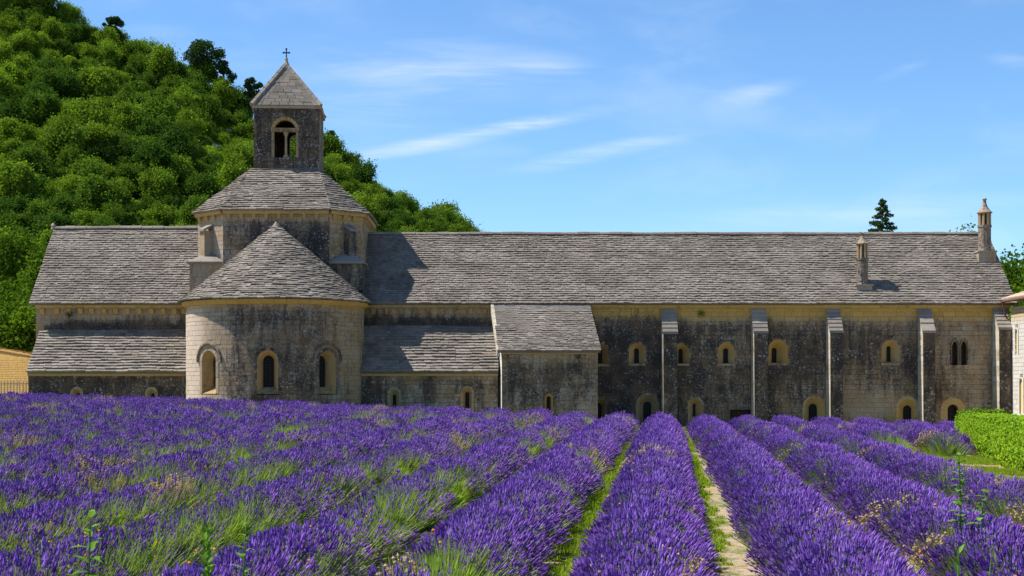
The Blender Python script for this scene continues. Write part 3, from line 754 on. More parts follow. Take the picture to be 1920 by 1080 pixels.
m.add(ring + [APX], [(k, (k + 1) % n, n) for k in range(n)] + [tuple(range(n))[::-1]], (.4, .3, 0, 0))
ar = m.build('apse_roof', M_SLATE, AB)
m = MB(); sg = []
LC = math.hypot(ER, APX[2] - AEZ); NC = 36
for k in range(NC):
    f0 = k / NC - .008; f1 = min(.999, (k + 1.5) / NC); rr = ER * (1 - f0)
    a = rad(-118) ; nxt = 0
    while a < rad(118):
        w = R.uniform(.2, .48) / max(rr, .25); w = min(w, 1.0); b = a + w
        if R.random() < .0: pass
        j = R.uniform(-.004, .004) + .003 * math.sin(a * 5 + k); th = .085 * R.uniform(.6, 1.4)
        def Pc(ang, f, hgt):
            r_ = ER * (1 - f); base = Vector((ACX + r_ * math.sin(ang), ACY * (1 - f) + APX[1] * f - r_ * math.cos(ang), AEZ + (APX[2] - AEZ) * f))
            return tuple(base + Vector((math.sin(ang) * .65, -math.cos(ang) * .65, .76)) * hgt)
        g_ = .006 / max(rr, .3)
        vs = [Pc(a + g_, f0 + j, .0), Pc(b - g_, f0 + j, .0), Pc(b - g_, f0 + j, .03 + th), Pc(a + g_, f0 + j, .03 + th), Pc(a + g_, f1, 0), Pc(b - g_, f1, 0), Pc(b - g_, f1, .02), Pc(a + g_, f1, .02)]
        fs = [(0, 1, 2, 3), (3, 2, 6, 7), (0, 3, 7, 4), (1, 5, 6, 2), (0, 4, 5, 1)]; c = (min(1, max(0, R.gauss(.52, .2))), 0, 0, 0)
        if k < 5 and abs(a) < 1.2 and len(sg) < 60 and w * rr > .27: sg.append((vs, fs, c))
        else: m.add(vs, fs, c)
        a = b
m.build('slate_courses', M_SLATE, ar, 'stuff')
for vs, fs, c in sg:
    mm = MB(); o0 = Vector(vs[0]); mm.add([tuple(Vector(x) - o0) for x in vs], fs, c); o = mm.build('slate', M_SLATE, ar); o.location = o0
m = MB(); m.lathe((APX[0], APX[1] - .05, APX[2] - .25), [(.3, 0), (.2, .2), (.05, .42)], 10, (.7, 0, 0, 0)); m.build('roof_tip', M_SLATE, AB)

# ---- lantern drum over the crossing (chamfered square) and belfry
DX, DY, DH, DF = -13.33, RY, 5.27, 3.3
DZ0, DZ1 = EZ + .2, ZP(393, -1.1)
def oct_pts(h, f): return [(DX - f, DY - h), (DX + f, DY - h), (DX + h, DY - f), (DX + h, DY + f), (DX + f, DY + h), (DX - f, DY + h), (DX - h, DY + f), (DX - h, DY - f)]
op = oct_pts(DH, DF)
b4 = blobs([(560, 450, 90, 40, .25), (500, 470, 40, 60, .3), (600, 480, 40, 40, .25), (424, 450, 10, 60, -.3), (540, 405, 150, 8, -.3)])  # narrow pale patch at the left edge paints in sunlight
for i in range(8):
    a, b = op[i], op[(i + 1) % 8]; L = math.hypot(b[0] - a[0], b[1] - a[1])
    mp = plane_map(a[0], a[1], b[0] - a[0], b[1] - a[1])
    vis = i in (0, 1, 2, 7, 6)
    if vis: wall('drum_wall', mp, .0, L, DZ0, DZ1 - .1, (), (lambda u, z, i=i, mp=mp: (.36 if i == 0 else (-.1 if i == 7 else .34)) + (b4(mp(u, z, 0)[0], z) if i == 0 else 0)), lambda u, z: .5 * sstep(DZ1 - .9, DZ1 - .3, z) + (.25 if i in (1, 2) else 0), .9, .3)  # left chamfer whitened, its sunlight put into the colour
    else:
        m = MB(); m.add([mp(0, DZ0, 0), mp(L, DZ0, 0), mp(L, DZ1, 0), mp(0, DZ1, 0)], [(0, 1, 2, 3)], (.5, .3, .1, .5)); m.build('drum_wall', M_STONE, AB)
    m = MB(); u = 0
    while u < L:
        l = min(R.uniform(.5, .9), L - u); c_ = (R.uniform(.3, .8), R.uniform(0, .4), .7, .3)
        q = [(u + .005, DZ1 - .2, 0), (u + l - .005, DZ1 - .2, 0), (u + l - .005, DZ1 - .2, .2), (u + .005, DZ1 - .2, .2), (u + .005, DZ1, 0), (u + l - .005, DZ1, 0), (u + l - .005, DZ1, .27), (u + .005, DZ1, .27)]
        m.add([mp(x, z, d) for x, z, d in q], [(0, 3, 2, 1), (3, 7, 6, 2), (0, 4, 7, 3), (1, 2, 6, 5), (4, 5, 6, 7)], c_); u += l
    m.build('drum_cornice', M_STONE, AB)
    if vis:
        cp = []; u = .35; ang = math.atan2(b[1] - a[1], b[0] - a[0])
        while u < L - .2:
            p = mp(u, 0, 0); cp.append((p[0], p[1], ang)); u += .78
        corbels(cp, DZ1 - .2, .22, .32, .18, .7)
m = MB(); inner = oct_pts(DH - .55, DF - .2); m.add([(x, y, DZ0) for x, y in inner] + [(x, y, DZ1 - .1) for x, y in inner], [tuple(range(8))[::-1], tuple(range(8, 16))] + [(i, (i + 1) % 8, 8 + (i + 1) % 8, 8 + i) for i in range(8)], (.4, .4, 0, 0)); m.build('drum_core', M_MORTAR, AB)
BH = 2.1; BX = XP(534, DY - BH); BZ0 = ZP(318, DY - BH)
EH, EF = DH + .3, DF + .1
eo = oct_pts(EH, EF); ti = [(BX - BH, DY - BH), (BX + BH, DY - BH), (BX + BH, DY - BH), (BX + BH, DY + BH), (BX + BH, DY + BH), (BX - BH, DY + BH), (BX - BH, DY + BH), (BX - BH, DY - BH)]
m = MB(); m.add([(x, y, DZ1 + .02) for x, y in eo] + [(x, y, BZ0 + .05) for x, y in ti], [tuple(range(8))[::-1]] + [(i, (i + 1) % 8, 8 + (i + 1) % 8, 8 + i) for i in range(8)], (.4, .3, 0, 0))
dr = m.build('drum_roof', M_SLATE, AB)
for i in range(8):
    a, b = Vector((*eo[i], DZ1 + .02)), Vector((*eo[(i + 1) % 8], DZ1 + .02)); c_, d_ = Vector((*ti[i], BZ0 + .05)), Vector((*ti[(i + 1) % 8], BZ0 + .05))
    ud = (b - a); L = ud.length; ud.normalize(); nn = ud.cross(((c_ + d_) / 2 - (a + b) / 2)).normalized()
    if nn.z < 0: nn = -nn
    vd = nn.cross(ud).normalized()
    if vd.z < 0: vd = -vd
    H = (c_ - a).dot(vd); ua, ub = (c_ - a).dot(ud), (d_ - a).dot(ud)
    slates(dr, a, ud, vd, nn, lambda v, ua=ua, ub=ub, L=L, H=H: (ua * v / H, L + (ub - L) * v / H), H, e=.235, th=.105, wr=(.25, .5), seed=60 + i, tones=(.6, .18))
# corner blocks at the foot of the drum with stub piers
for sgn, nm in ((-1, 'left'), (1, 'right')):
    ctr = (DX + sgn * (DH + DF) / 2, DY - (DH + DF) / 2)
    zt = ZP(484, DY - DH); zb = EZ + .8
    c0, c1, c2 = (DX + sgn * (DF - .1), DY - DH - .1), (DX + sgn * (DH + .1), DY - DH - .1), (DX + sgn * (DH + .1), DY - DF + .1)
    m = MB(); colr = (.7, .12, .05, .5) if sgn < 0 else (.3, .6, .1, .9)  # left block painted paler as sunlit, right block darker as shaded
    zt2 = zt - .35; m.add([(*c0, zb), (*c1, zb), (*c2, zb), (*c0, zt2), (*c1, zt2), (*c2, zt2)], [(0, 1, 4, 3), (1, 2, 5, 4), (2, 0, 3, 5), (3, 4, 5)], colr)
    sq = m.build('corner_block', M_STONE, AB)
    m = MB(); k0, k1, k2 = [(x + (x - DX) * .03, y + (y - DY) * .03) for x, y in (c0, c1, c2)]; mid = ctr
    m.add([(*k0, zt2), (*k1, zt2), (*k2, zt2), (*k0, zt2 + .12), (*k1, zt2 + .12), (*k2, zt2 + .12), (mid[0], mid[1], zt + .5)], [(0, 1, 4, 3), (1, 2, 5, 4), (3, 4, 6), (4, 5, 6), (5, 3, 6), (0, 2, 1)], (.75, .05, .05, .5))
    m.build('coping', M_SLATE, sq)
    # stub pier: rectangular pillar leaning on the chamfer
    dx_, dy_ = sgn * .7071, -.7071; px_, py_ = -dy_, dx_
    m = MB(); w2, dd = .26, .62; zpt = ZP(421, DY - 4.6); q = []
    P4 = [(mid[0] + px_ * s * w2 + dx_ * d, mid[1] + py_ * s * w2 + dy_ * d) for s, d in ((-1, -.1), (-1, dd), (1, dd), (1, -.1))]
    m.add([(*p, zt - .15) for p in P4] + [(*p, zpt - .4) for p in P4], [(0, 1, 5, 4), (1, 2, 6, 5), (2, 3, 7, 6), (3, 0, 4, 7), (4, 5, 6, 7)], (.6, .15, .1, .5) if sgn < 0 else (.3, .6, 0, .8))  # sun on the left pier and shade on the right put into colour
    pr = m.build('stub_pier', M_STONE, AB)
    P5 = [(mid[0] + px_ * s * (w2 + .07) + dx_ * d, mid[1] + py_ * s * (w2 + .07) + dy_ * d) for s, d in ((-1, -.1), (-1, dd + .1), (1, dd + .1), (1, -.1))]
    zz = [zpt, zpt - .42, zpt - .42, zpt]
    m = MB(); m.add([(*p, z - .03) for p, z in zip(P5, zz)] + [(*p, z + .1) for p, z in zip(P5, zz)], [(0, 1, 5, 4), (1, 2, 6, 5), (2, 3, 7, 6), (3, 0, 4, 7), (4, 5, 6, 7), (3, 2, 1, 0)], (.75, 0, 0, .4)); m.build('pier_cap', M_SLATE, pr)

# belfry
BZ1 = ZP(203, DY - BH)
bf = empty('belfry', (0, 0, 0), AB)
bw = .70; bcx = XP(531, DY - BH); bz0 = ZP(295, DY - BH); bzs = ZP(225, DY - BH) - bw
corners = [(BX - BH, DY - BH), (BX + BH, DY - BH), (BX + BH, DY + BH), (BX - BH, DY + BH)]
for i in range(4):
    a, b = corners[i], corners[(i + 1) % 4]; mp = plane_map(a[0], a[1], b[0] - a[0], b[1] - a[1]); L = 2 * BH
    cu = (bcx - a[0]) if i == 0 else L / 2
    bw_full = bw
    if i == 2: bw = .36; cu = L / 2 - .25
    ops = [(cu, bw, bz0, bzs)] if i in (0, 2) else []
    wall('belfry_wall', mp, 0, L, BZ0 - .6, BZ1 - .02, ops, lambda u, z, i=i: (.74 if i == 0 else .6), lambda u, z: .1, 1.0, .3, parent=bf, lens=(.3, .7))
    mi = MB(); q = [mp(.35, BZ0 - .5, -.45), mp(cu - bw, BZ0 - .5, -.45), mp(cu - bw, BZ1 - .1, -.45), mp(.35, BZ1 - .1, -.45)]
    if ops:
        mi.add(q, [(0, 1, 2, 3)], (.2, .6, 0, 0)); mi.add([mp(cu + bw, BZ0 - .5, -.45), mp(L - .35, BZ0 - .5, -.45), mp(L - .35, BZ1 - .1, -.45), mp(cu + bw, BZ1 - .1, -.45)], [(0, 1, 2, 3)], (.2, .6, 0, 0))
        mi.add([mp(cu - bw, bzs + bw, -.45), mp(cu + bw, bzs + bw, -.45), mp(cu + bw, BZ1 - .1, -.45), mp(cu - bw, BZ1 - .1, -.45)], [(0, 1, 2, 3)], (.2, .6, 0, 0))
        mi.add([mp(cu - bw, BZ0 - .5, -.45), mp(cu + bw, BZ0 - .5, -.45), mp(cu + bw, bz0, -.45), mp(cu - bw, bz0, -.45)], [(0, 1, 2, 3)], (.2, .6, 0, 0))
        A = arch_pts(cu, bw, bz0, bzs); n = len(A)
        mi.add([mp(p[0], p[1], .0) for p in A] + [mp(p[0], p[1], -.46) for p in A], [(k, (k + 1) % n, n + (k + 1) % n, n + k) for k in range(n)], (.55, .1, .35, .2))
    else: mi.add([mp(.35, BZ0 - .5, -.45), mp(L - .35, BZ0 - .5, -.45), mp(L - .35, BZ1 - .1, -.45), mp(.35, BZ1 - .1, -.45)], [(0, 1, 2, 3)], (.2, .6, 0, 0))
    mi.build('inner_wall', M_STONE, bf); bw = bw_full
    if i == 0:
        m = MB(); n = 11
        for k in range(n):
            t0, t1 = math.pi * (1 - k / n) - .012, math.pi * (1 - (k + 1) / n) + .012
            vs = [mp(cu + math.cos(t) * r_, bzs + math.sin(t) * r_, d) for d in (.05, -.1) for t, r_ in ((t0, bw), (t0, bw + .21), (t1, bw + .21), (t1, bw))]
            m.add(vs, [(0, 1, 2, 3), (0, 4, 5, 1), (1, 5, 6, 2), (2, 6, 7, 3), (3, 7, 4, 0)], (R.uniform(.4, .75), .35, .5, .4))
        m.build('arch_stones', M_STONE, bf)
        m = MB(); zl = ZP(247, DY - BH)
        def bx3(u0_, u1_, z0_, z1_, d0, d1, col): m.add([mp(u0_, z0_, d1), mp(u1_, z0_, d1), mp(u1_, z1_, d1), mp(u0_, z1_, d1), mp(u0_, z0_, d0), mp(u1_, z0_, d0), mp(u1_, z1_, d0), mp(u0_, z1_, d0)], [(0, 1, 2, 3), (4, 7, 6, 5), (0, 4, 5, 1), (3, 2, 6, 7), (0, 3, 7, 4), (1, 5, 6, 2)], col)
        bx3(cu - bw - .12, cu + bw + .1, zl, zl + .24, -.3, .06, (.4, .5, .3, .3)); m.build('lintel', M_STONE, bf)
        m = MB(); p = mp(cu + .05, 0, -.15)
        m.lathe((p[0], p[1], bz0), [(.17, 0), (.17, .12), (.1, .2), (.085, .25), (.075, zl - bz0 - .35), (.09, zl - bz0 - .28), (.2, zl - bz0 - .02), (.2, zl - bz0)], 10, (.5, .2, .15, .3)); m.build('colonnette', M_STONE, bf)
        for sx in (-1, 1):
            m = MB(); bx3(cu + sx * (bw + .0) - (.0 if sx > 0 else .0), cu + sx * (bw + .16), bz0, zl, -.1, .03, (.45, .3, .15, .3)); m.build('jamb', M_STONE, bf)
# belfry roof
EB = BH + .12; apex = Vector((XP(537, DY), DY, ZP(121, DY)))
m = MB(); cs = [(BX - EB, DY - EB), (BX + EB, DY - EB), (BX + EB, DY + EB), (BX - EB, DY + EB)]
m.add([(x, y, BZ1 - .02) for x, y in cs] + [(x, y, BZ1 + .14) for x, y in cs] + [tuple(apex)], [(3, 2, 1, 0)] + [(i, (i + 1) % 4, 4 + (i + 1) % 4, 4 + i) for i in range(4)] + [(4 + i, 4 + (i + 1) % 4, 8) for i in range(4)], (.6, .1, .1, .9))
br = m.build('spire', M_STONE, bf)
m = MB()
for i in range(4):
    a, b = Vector((*cs[i], BZ1 + .14)), Vector((*cs[(i + 1) % 4], BZ1 + .14)); nn = (b - a).cross(apex - a).normalized()
    NCs = 13
    for k in range(NCs):
        f0, f1 = k / NCs + .002, (k + 1) / NCs - .002
        pl0, pl1 = a.lerp(apex, f0), a.lerp(apex, f1); pr0, pr1 = b.lerp(apex, f0), b.lerp(apex, f1)
        n = max(1, int((pr0 - pl0).length / .55)); cuts = [0] + sorted((j + R.uniform(-.25, .25)) / n for j in range(1, n)) + [1]
        for j in range(n):
            s0, s1 = cuts[j] + .004, cuts[j + 1] - .004; hh = .045 + R.uniform(0, .03)
            P = [pl0.lerp(pr0, s0), pl0.lerp(pr0, s1), pl1.lerp(pr1, s1), pl1.lerp(pr1, s0)]
            m.add([tuple(p) for p in P] + [tuple(p + nn * hh) for p in P], [(4, 5, 6, 7), (0, 1, 5, 4), (1, 2, 6, 5), (2, 3, 7, 6), (3, 0, 4, 7)], (R.uniform(.05, .45), .0, 0, 1))
m.build('spire_stones', M_SLATE, br, 'stuff')
for i in range(4):
    a = Vector((*cs[i], BZ1 + .18)); d = apex - a; m = MB(); n = 8
    for k in range(n):
        p0, p1 = a.lerp(apex, k / n + .003), a.lerp(apex, (k + 1) / n - .003); m.tube([p0, p1], [.2, .18] if i in (0, 3) else [.13, .12], 6, (R.uniform(.5, .9), -.05, 0, .7))
    m.build('hip_rib', M_SLATE, bf)
m = MB(); m.lathe(tuple(apex - Vector((0, 0, .3))), [(.34, 0), (.26, .18), (.14, .42), (.09, .62), (.12, .66), (.07, .74)], 12, (.7, 0, 0, .4)); m.build('finial', M_STONE, bf)
m = MB(); zc0 = apex.z + .42; ct = ZP(92, DY); ax_, ay_ = apex.x, apex.y
m.box(ax_ - .035, ax_ + .035, ay_ - .035, ay_ + .035, zc0, ct); m.box(ax_ - .19, ax_ + .19, ay_ - .03, ay_ + .03, ct - .28, ct - .21)
for q in ((-.19, ct - .245), (.19, ct - .245), (0, ct)): m.box(ax_ + q[0] - .055, ax_ + q[0] + .055, ay_ - .04, ay_ + .04, q[1] - .05, q[1] + .05)
m.build('cross', M_IRON, bf)

_a = rad(3.2); _c = Vector((BX, DY, 0)); bf.rotation_euler = (0, 0, _a); _rc = Matrix.Rotation(_a, 3, 'Z') @ _c; bf.location = _c - _rc

# ---- chimneys
def roof_z(Y): return EZ + (RZ - EZ) * (Y - EY) / (RY - EY)
def chimney(X, Y, bw_, zb_top, r, z1_, z2_, z3_, finial_top, spire, lanky):
    ch = empty('chimney', (X, Y, roof_z(Y)), AB); z0_ = 0; Z = lambda z: z - roof_z(Y)
    m = MB(); m.box(-bw_, bw_, -bw_, bw_, -.9, Z(zb_top), (.55, .15, 0, .7)); m.box(-bw_ - .06, bw_ + .06, -bw_ - .06, bw_ + .06, Z(zb_top), Z(zb_top) + .09, (.7, .1, 0, .7))
    m.prism([(-bw_, -bw_, Z(zb_top) + .09), (bw_, -bw_, Z(zb_top) + .09), (bw_, bw_, Z(zb_top) + .09), (-bw_, bw_, Z(zb_top) + .09)], (0, 0, .01), (.6, .1, 0, .5)); m.build('base', M_STONE, ch)
    m = MB(); m.lathe((0, 0, 0), [(r * 1.08, Z(zb_top) + .09), (r, Z(zb_top) + .25), (r, Z(z1_) - .03), (r * 1.12, Z(z1_)), (r * 1.12, Z(z1_) + .12), (r * .4, Z(z1_) + .13)], 14, (.4, .5, 0, .9)); m.build('shaft', M_STONE, ch)
    for k in range(8):
        t = math.pi / 4 * (k + .35); m = MB(); m.lathe((math.cos(t) * r * .84, math.sin(t) * r * .84, 0), [(r * .2, Z(z1_) + .12), (r * .19, Z(z2_))], 6, (R.uniform(.4, .8), .2, .3, .3)); m.build('colonnette', M_STONE, ch)
    m = MB(); m.lathe((0, 0, 0), [(r * .5, Z(z1_) + .1), (r * .5, Z(z2_))], 8, (.1, .9, 0, 0)); m.build('flue', M_MORTAR, ch)
    m = MB(); H = z3_ - z2_
    prof = [(r * 1.02, Z(z2_) - .03), (r * 1.22, Z(z2_)), (r * 1.22, Z(z2_) + .05), (r * .85, Z(z2_) + H * .3), (r * .5, Z(z2_) + H * .62), (r * .28, Z(z3_))]
    if spire: prof += [(r * .26, Z(z3_) + (finial_top - z3_) * .6), (r * .4, Z(z3_) + (finial_top - z3_) * .7), (r * .33, Z(finial_top) - .05), (.02, Z(finial_top))]
    m.lathe((0, 0, 0), prof, 10, (.6, .3, 0, .7)); m.build('cap', M_STONE, ch)
    if not spire:
        m = MB(); zf_ = Z(z3_); m.tube([(0, 0, zf_ - .1), (.02, 0, zf_ + .15)], [.07, .05], 5, (.5, .2, 0, .5)); m.tube([(-.17, 0, zf_ + .22), (0, 0, zf_ + .14), (.19, 0, zf_ + .2)], [.04, .06, .04], 5, (.5, .2, 0, .5)); m.build('finial', M_STONE, ch)
    return ch
Y1 = .95; chimney(XP(1617, Y1), Y1, .50, ZP(537, Y1), .345, ZP(488, Y1), ZP(458, Y1), ZP(442, Y1), ZP(434, Y1), False, 0)
Y2 = 3.1; chimney(XP(1846, Y2), Y2, .56, ZP(474, Y2), .40, ZP(426, Y2), ZP(400, Y2), ZP(381, Y2), ZP(371, Y2), True, 0)
m = MB(); m.lathe((XP(100, RY), RY, RZL), [(.14, 0), (.12, .2), (.16, .24), (.05, .42)], 8, (.8, 0, 0, .5)); m.build('ridge_stub', M_STONE, AB)

# ------------------------------------------------------------------ lodging house at the right edge
hs = empty('stone_house', (0, 0, 0)); tag(hs, 'pale sunlit stone house with ochre shutters and tiled roof cut by the picture edge', 'house')
HXc = XP(1897, -1.0); y_a, y_b = -14.0, -.9
mp = plane_map(HXc, y_b, 0, -1)            # wall facing left (towards -X): u runs towards the camera
mp = lambda u, z, d: (HXc - d, y_b - u, z)
_AB = AB; AB = hs
hops = []; hz1 = ZP(575, -1.5)
def yfor(px): return HXc * FPX / (px - VX) + CY
for (pa, pb_, pt, pbm) in ((1903.5, 1909.5, 621, 664), (1911.5, 1919.5, 716, 776)):
    ya_, yb_ = yfor(pa), yfor(pb_); cu = y_b - (ya_ + yb_) / 2; w = abs(ya_ - yb_) / 2; ym = (ya_ + yb_) / 2
    hops.append((cu, w, ZP(pbm, ym), ZP(pt, ym) - w * .3, pbm))
hw = wall('house_wall', mp, 0, 13, GB, hz1, [(a, b, c_, d_) for a, b, c_, d_, e_ in hops], lambda u, z: -.45, lambda u, z: .15 + .6 * sstep(hz1 - 1.2, hz1 - .4, z), .2, .26, parent=hs, mat=M_STONE_PALE_SUNLIT, lens=(.25, .6))
for a, b, c_, d_, e_ in hops:
    m = MB(); A = arch_pts(a, b, c_, d_); m.add([mp(p[0], p[1], -.06) for p in A], [tuple(range(len(A)))]); o = m.build('shutter', M_SHUTTER, hs)
    m = MB()
    for k in range(len(A) - 1):
        m.tube([mp(A[k][0], A[k][1], .02), mp(A[k + 1][0], A[k + 1][1], .02)], [.045, .045], 4, (.8, -.3, .1, 0))
    m.build('surround', M_STONE_PALE_SUNLIT, o)
m = MB(); m.box(HXc + .3, HXc + 9, y_a, y_b + 0.0, GB, hz1, (.6, -.3, .1, .2)); m.box(HXc - .14, HXc - .0, y_a, y_b - .6, GB, ZP(776, -2), (.9, -.5, 0, .1)); m.build('house_core', M_STONE_PALE_SUNLIT, hs)
# tiled roof, rows of round tiles running down to the eaves
ze = ZP(563, -.6); xe = XP(1880, -.6); m = MB(); m.prism([(xe, y_b + .35, ze - .06), (xe + 5, y_b + .35, ze + 1.55), (xe + 10, y_b + .35, ze - .06)], (0, y_a - y_b - .4, 0), (.5, .1, .3, .2)); hr = m.build('tiled_roof', M_TILE, hs)
dv = Vector((5, 0, 1.61)).normalized(); k = 0; y = y_b + .3
while y > -7.5:
    for j in range(9):
        p0 = Vector((xe - .06, y, ze + .02)) + dv * (j * .42); m = MB(); vs = []
        for f, rr in ((0, .105), (.46, .085)):
            for t in (0, 45, 90, 135, 180): q = p0 + dv * f; vs.append((q.x - math.sin(rad(t)) * rr * .3, q.y + math.cos(rad(t)) * rr, q.z + math.sin(rad(t)) * rr))
        if k < 2 or j < 2:
            m.add(vs, [(a, a + 1, 6 + a, 5 + a) for a in range(4)] + [(0, 4, 3, 2, 1)], (R.uniform(.2, .9), .1, .2, .2)); m.build('tile', M_TILE, hr)
    y -= .24; k += 1
# gutter and rain pipe
m = MB(); m.tube([(xe - .05, y_b + .3, ze - .1), (xe - .05, y_a + 2, ze - .1)], [.07, .07], 8); m.build('gutter', M_PIPE, hs)
m = MB(); zt_ = ze - .12; m.tube([(xe - .05, y_b + .2, zt_), (xe + .02, y_b + .2, zt_ - .35), (HXc - .3, y_b + .2, zt_ - .8), (HXc - .14, y_b + .2, zt_ - 1.1), (HXc - .14, y_b + .2, -.9)], [.055] * 5, 8); m.build('rain_pipe', M_PIPE, hs)
AB = _AB

# ------------------------------------------------------------------ garden wall and picket fence at the left
gw = empty('garden_wall', (0, 0, 0)); tag(gw, 'ochre rubble garden wall behind the picket fence beside the abbey', 'wall')
p0, p1 = Vector((-36.5, 9.0)), Vector((-28.75, .6)); dl = (p1 - p0); Lg = dl.length
gmp = plane_map(p0.x, p0.y, dl.x, dl.y)
zl_, zr_ = ZP(656, 7), ZP(671, 1)
w_ = wall('wall_face', gmp, 0, Lg, -.3, zr_ + .1, (), lambda u, z: .12 + .2 * mnoise.noise((u, z, 2)), lambda u, z: .8, .3, .15, parent=gw, mat=M_RUBBLE, lens=(.14, .36))
m = MB(); a, b = gmp(0, 0, -.02), gmp(Lg, 0, -.02); a2, b2 = gmp(0, 0, -.5), gmp(Lg, 0, -.5)
m.add([(a[0], a[1], -.3), (b[0], b[1], -.3), (b[0], b[1], zr_ + .1), (a[0], a[1], zl_ + .5), (a2[0], a2[1], -.3), (b2[0], b2[1], -.3), (b2[0], b2[1], zr_ + .1), (a2[0], a2[1], zl_ + .5)], [(0, 1, 2, 3), (4, 7, 6, 5), (3, 2, 6, 7), (0, 3, 7, 4), (1, 5, 6, 2)], (.55, .1, .8, .2)); m.build('wall_core', M_RUBBLE, gw)
m = MB(); u = 0
while u < Lg:
    l = R.uniform(.3, .5); f = u / Lg; zt_ = (zl_ + .5) * (1 - f) + (zr_ + .1) * f; q0, q1 = gmp(u + .01, 0, .08), gmp(u + l - .01, 0, .08); q2, q3 = gmp(u + l - .01, 0, -.56), gmp(u + .01, 0, -.56); hh = R.uniform(.07, .12); vz = -.0 
    m.add([(q[0], q[1], zt_ - .02) for q in (q0, q1, q2, q3)] + [(q[0], q[1], zt_ + hh) for q in (q0, q1, q2, q3)], [(0, 1, 5, 4), (1, 2, 6, 5), (2, 3, 7, 6), (3, 0, 4, 7), (4, 5, 6, 7)], (R.uniform(.4, .9), .1, .5, .3)); u += l
m.build('coping', M_RUBBLE, gw)
fn = empty('picket_fence', (XP(0, -1), -1, gz(-30, -1))); tag(fn, 'pale wooden picket fence between the field and the ochre garden wall', 'fence')
pm = MB(); pm.box(-.035, .035, -.012, .012, 0, 1.28); pm.prism([(-.035, -.012, 1.28), (.035, -.012, 1.28), (0, -.012, 1.34)], (0, .024, 0)); pme = pm.mesh('picket', M_WOOD)
for k in range(14):
    o = bpy.data.objects.new('picket', pme); COL.objects.link(o); o.parent = fn; o.location = (-.9 + k * .195, -.03, R.uniform(-.03, .03)); o.rotation_euler = (0, R.uniform(-.02, .02), 0)
for z in (.35, 1.1):
    m = MB(); m.box(-1.1, 1.85, -.01, .03, z, z + .07); m.build('rail', M_WOOD, fn)

# ------------------------------------------------------------------ foliage tools
def rnd_unit(n):
    v = NR.normal(size=(n, 3)); return v / np.linalg.norm(v, axis=1)[:, None]
def quads_mesh(name, C, N, size, mats, tone, aspect=1.0, mi=None, extra=None):
    """leaf quads centred at C facing N"""
    n = len(C); t = np.cross(N, rnd_unit(n)); t /= np.linalg.norm(t, axis=1)[:, None] + 1e-9; b = np.cross(N, t)
    s = size[:, None] if hasattr(size, '__len__') else size
    t = t * s * .5; b = b * s * .5 * aspect; fold = N * s * .12
    V = np.stack([C - t, C - b + fold, C + t, C + b + fold], axis=1).reshape(-1, 3)
    F = np.arange(n * 4).reshape(n, 4)
    vs = V.tolist(); fs = F.tolist(); col = np.zeros((n, 4, 4), np.float32); col[:, :, 0] = tone[:, None]; cl = col.reshape(-1, 4).tolist(); ms = [0] * n
    if extra is not None:
        base = len(vs); vs += [list(v) for v in extra.v]; fs += [[base + i for i in f] for f in extra.f]; cl += [list(c) for c in extra.c]; ms += [1] * len(extra.f)
    me = bpy.data.meshes.new(name); me.from_pydata(vs, [], fs)
    for m in mats: me.materials.append(m)
    me.polygons.foreach_set('material_index', ms)
    a = me.color_attributes.new('w', 'FLOAT_COLOR', 'POINT'); a.data.foreach_set('color', np.array(cl, np.float32).ravel()); me.update()
    return me
def crown_arrays(lobes, n, inside=.25, wild=.55):
    """lobes: (centre, radius xyz); leaves near the lobe shells"""
    L = np.array([[*c, *r] for c, r in lobes]); vol = (L[:, 3] * L[:, 4]) ** 1.0; p = vol / vol.sum(); idx = NR.choice(len(L), n, p=p)
    u = rnd_unit(n); rr = 1 - np.abs(NR.normal(0, inside, n)) * .6; rr = np.clip(rr, .2, 1.08) * NR.choice([1, 1, 1, 1.12, 1.25], n)
    C = L[idx, :3] + u * L[idx, 3:6] * rr[:, None]; N = u + NR.normal(0, wild, (n, 3)); N /= np.linalg.norm(N, axis=1)[:, None]
    lt = NR.uniform(0, 1, len(L))[idx] * .5 + NR.uniform(0, 1, n) * .5
    return C, N, lt
def round_lobes(rx, rz, n, zc, fill=.62):
    out = []
    for i in range(n):
        u = rnd_unit(1)[0]
        if u[2] < -.35: u[2] = -u[2]
        q = NR.uniform(.4, 1.25) ** .5; r = NR.uniform(.18, .46)
        out.append(((u[0] * rx * fill * q, u[1] * rx * fill * q, zc + u[2] * rz * fill * q), (rx * r, rx * r, rz * r)))
    out.append(((0, 0, zc), (rx * .6, rx * .6, rz * .6)))
    return out
def trunk_mb(hgt, r, limbs=4, lean=.1):
    m = MB(); top = Vector((R.uniform(-lean, lean) * hgt, R.uniform(-lean, lean) * hgt, hgt)); mid = top * .5 + Vector((R.uniform(-.1, .1), R.uniform(-.1, .1), 0))
    m.tube([(0, 0, -.5), tuple(mid), tuple(top)], [r, r * .75, r * .35], 7)
    for k in range(limbs):
        a = R.uniform(0, 6.28); f = R.uniform(.45, .9); s = mid.lerp(top, (f - .45) * 1.8); e = s + Vector((math.cos(a), math.sin(a), R.uniform(.5, 1.0))) * hgt * R.uniform(.25, .42)
        m.tube([tuple(s), tuple(s.lerp(e, .5) + Vector((0, 0, -.05 * hgt))), tuple(e)], [r * .45, r * .3, r * .1], 5)
    return m

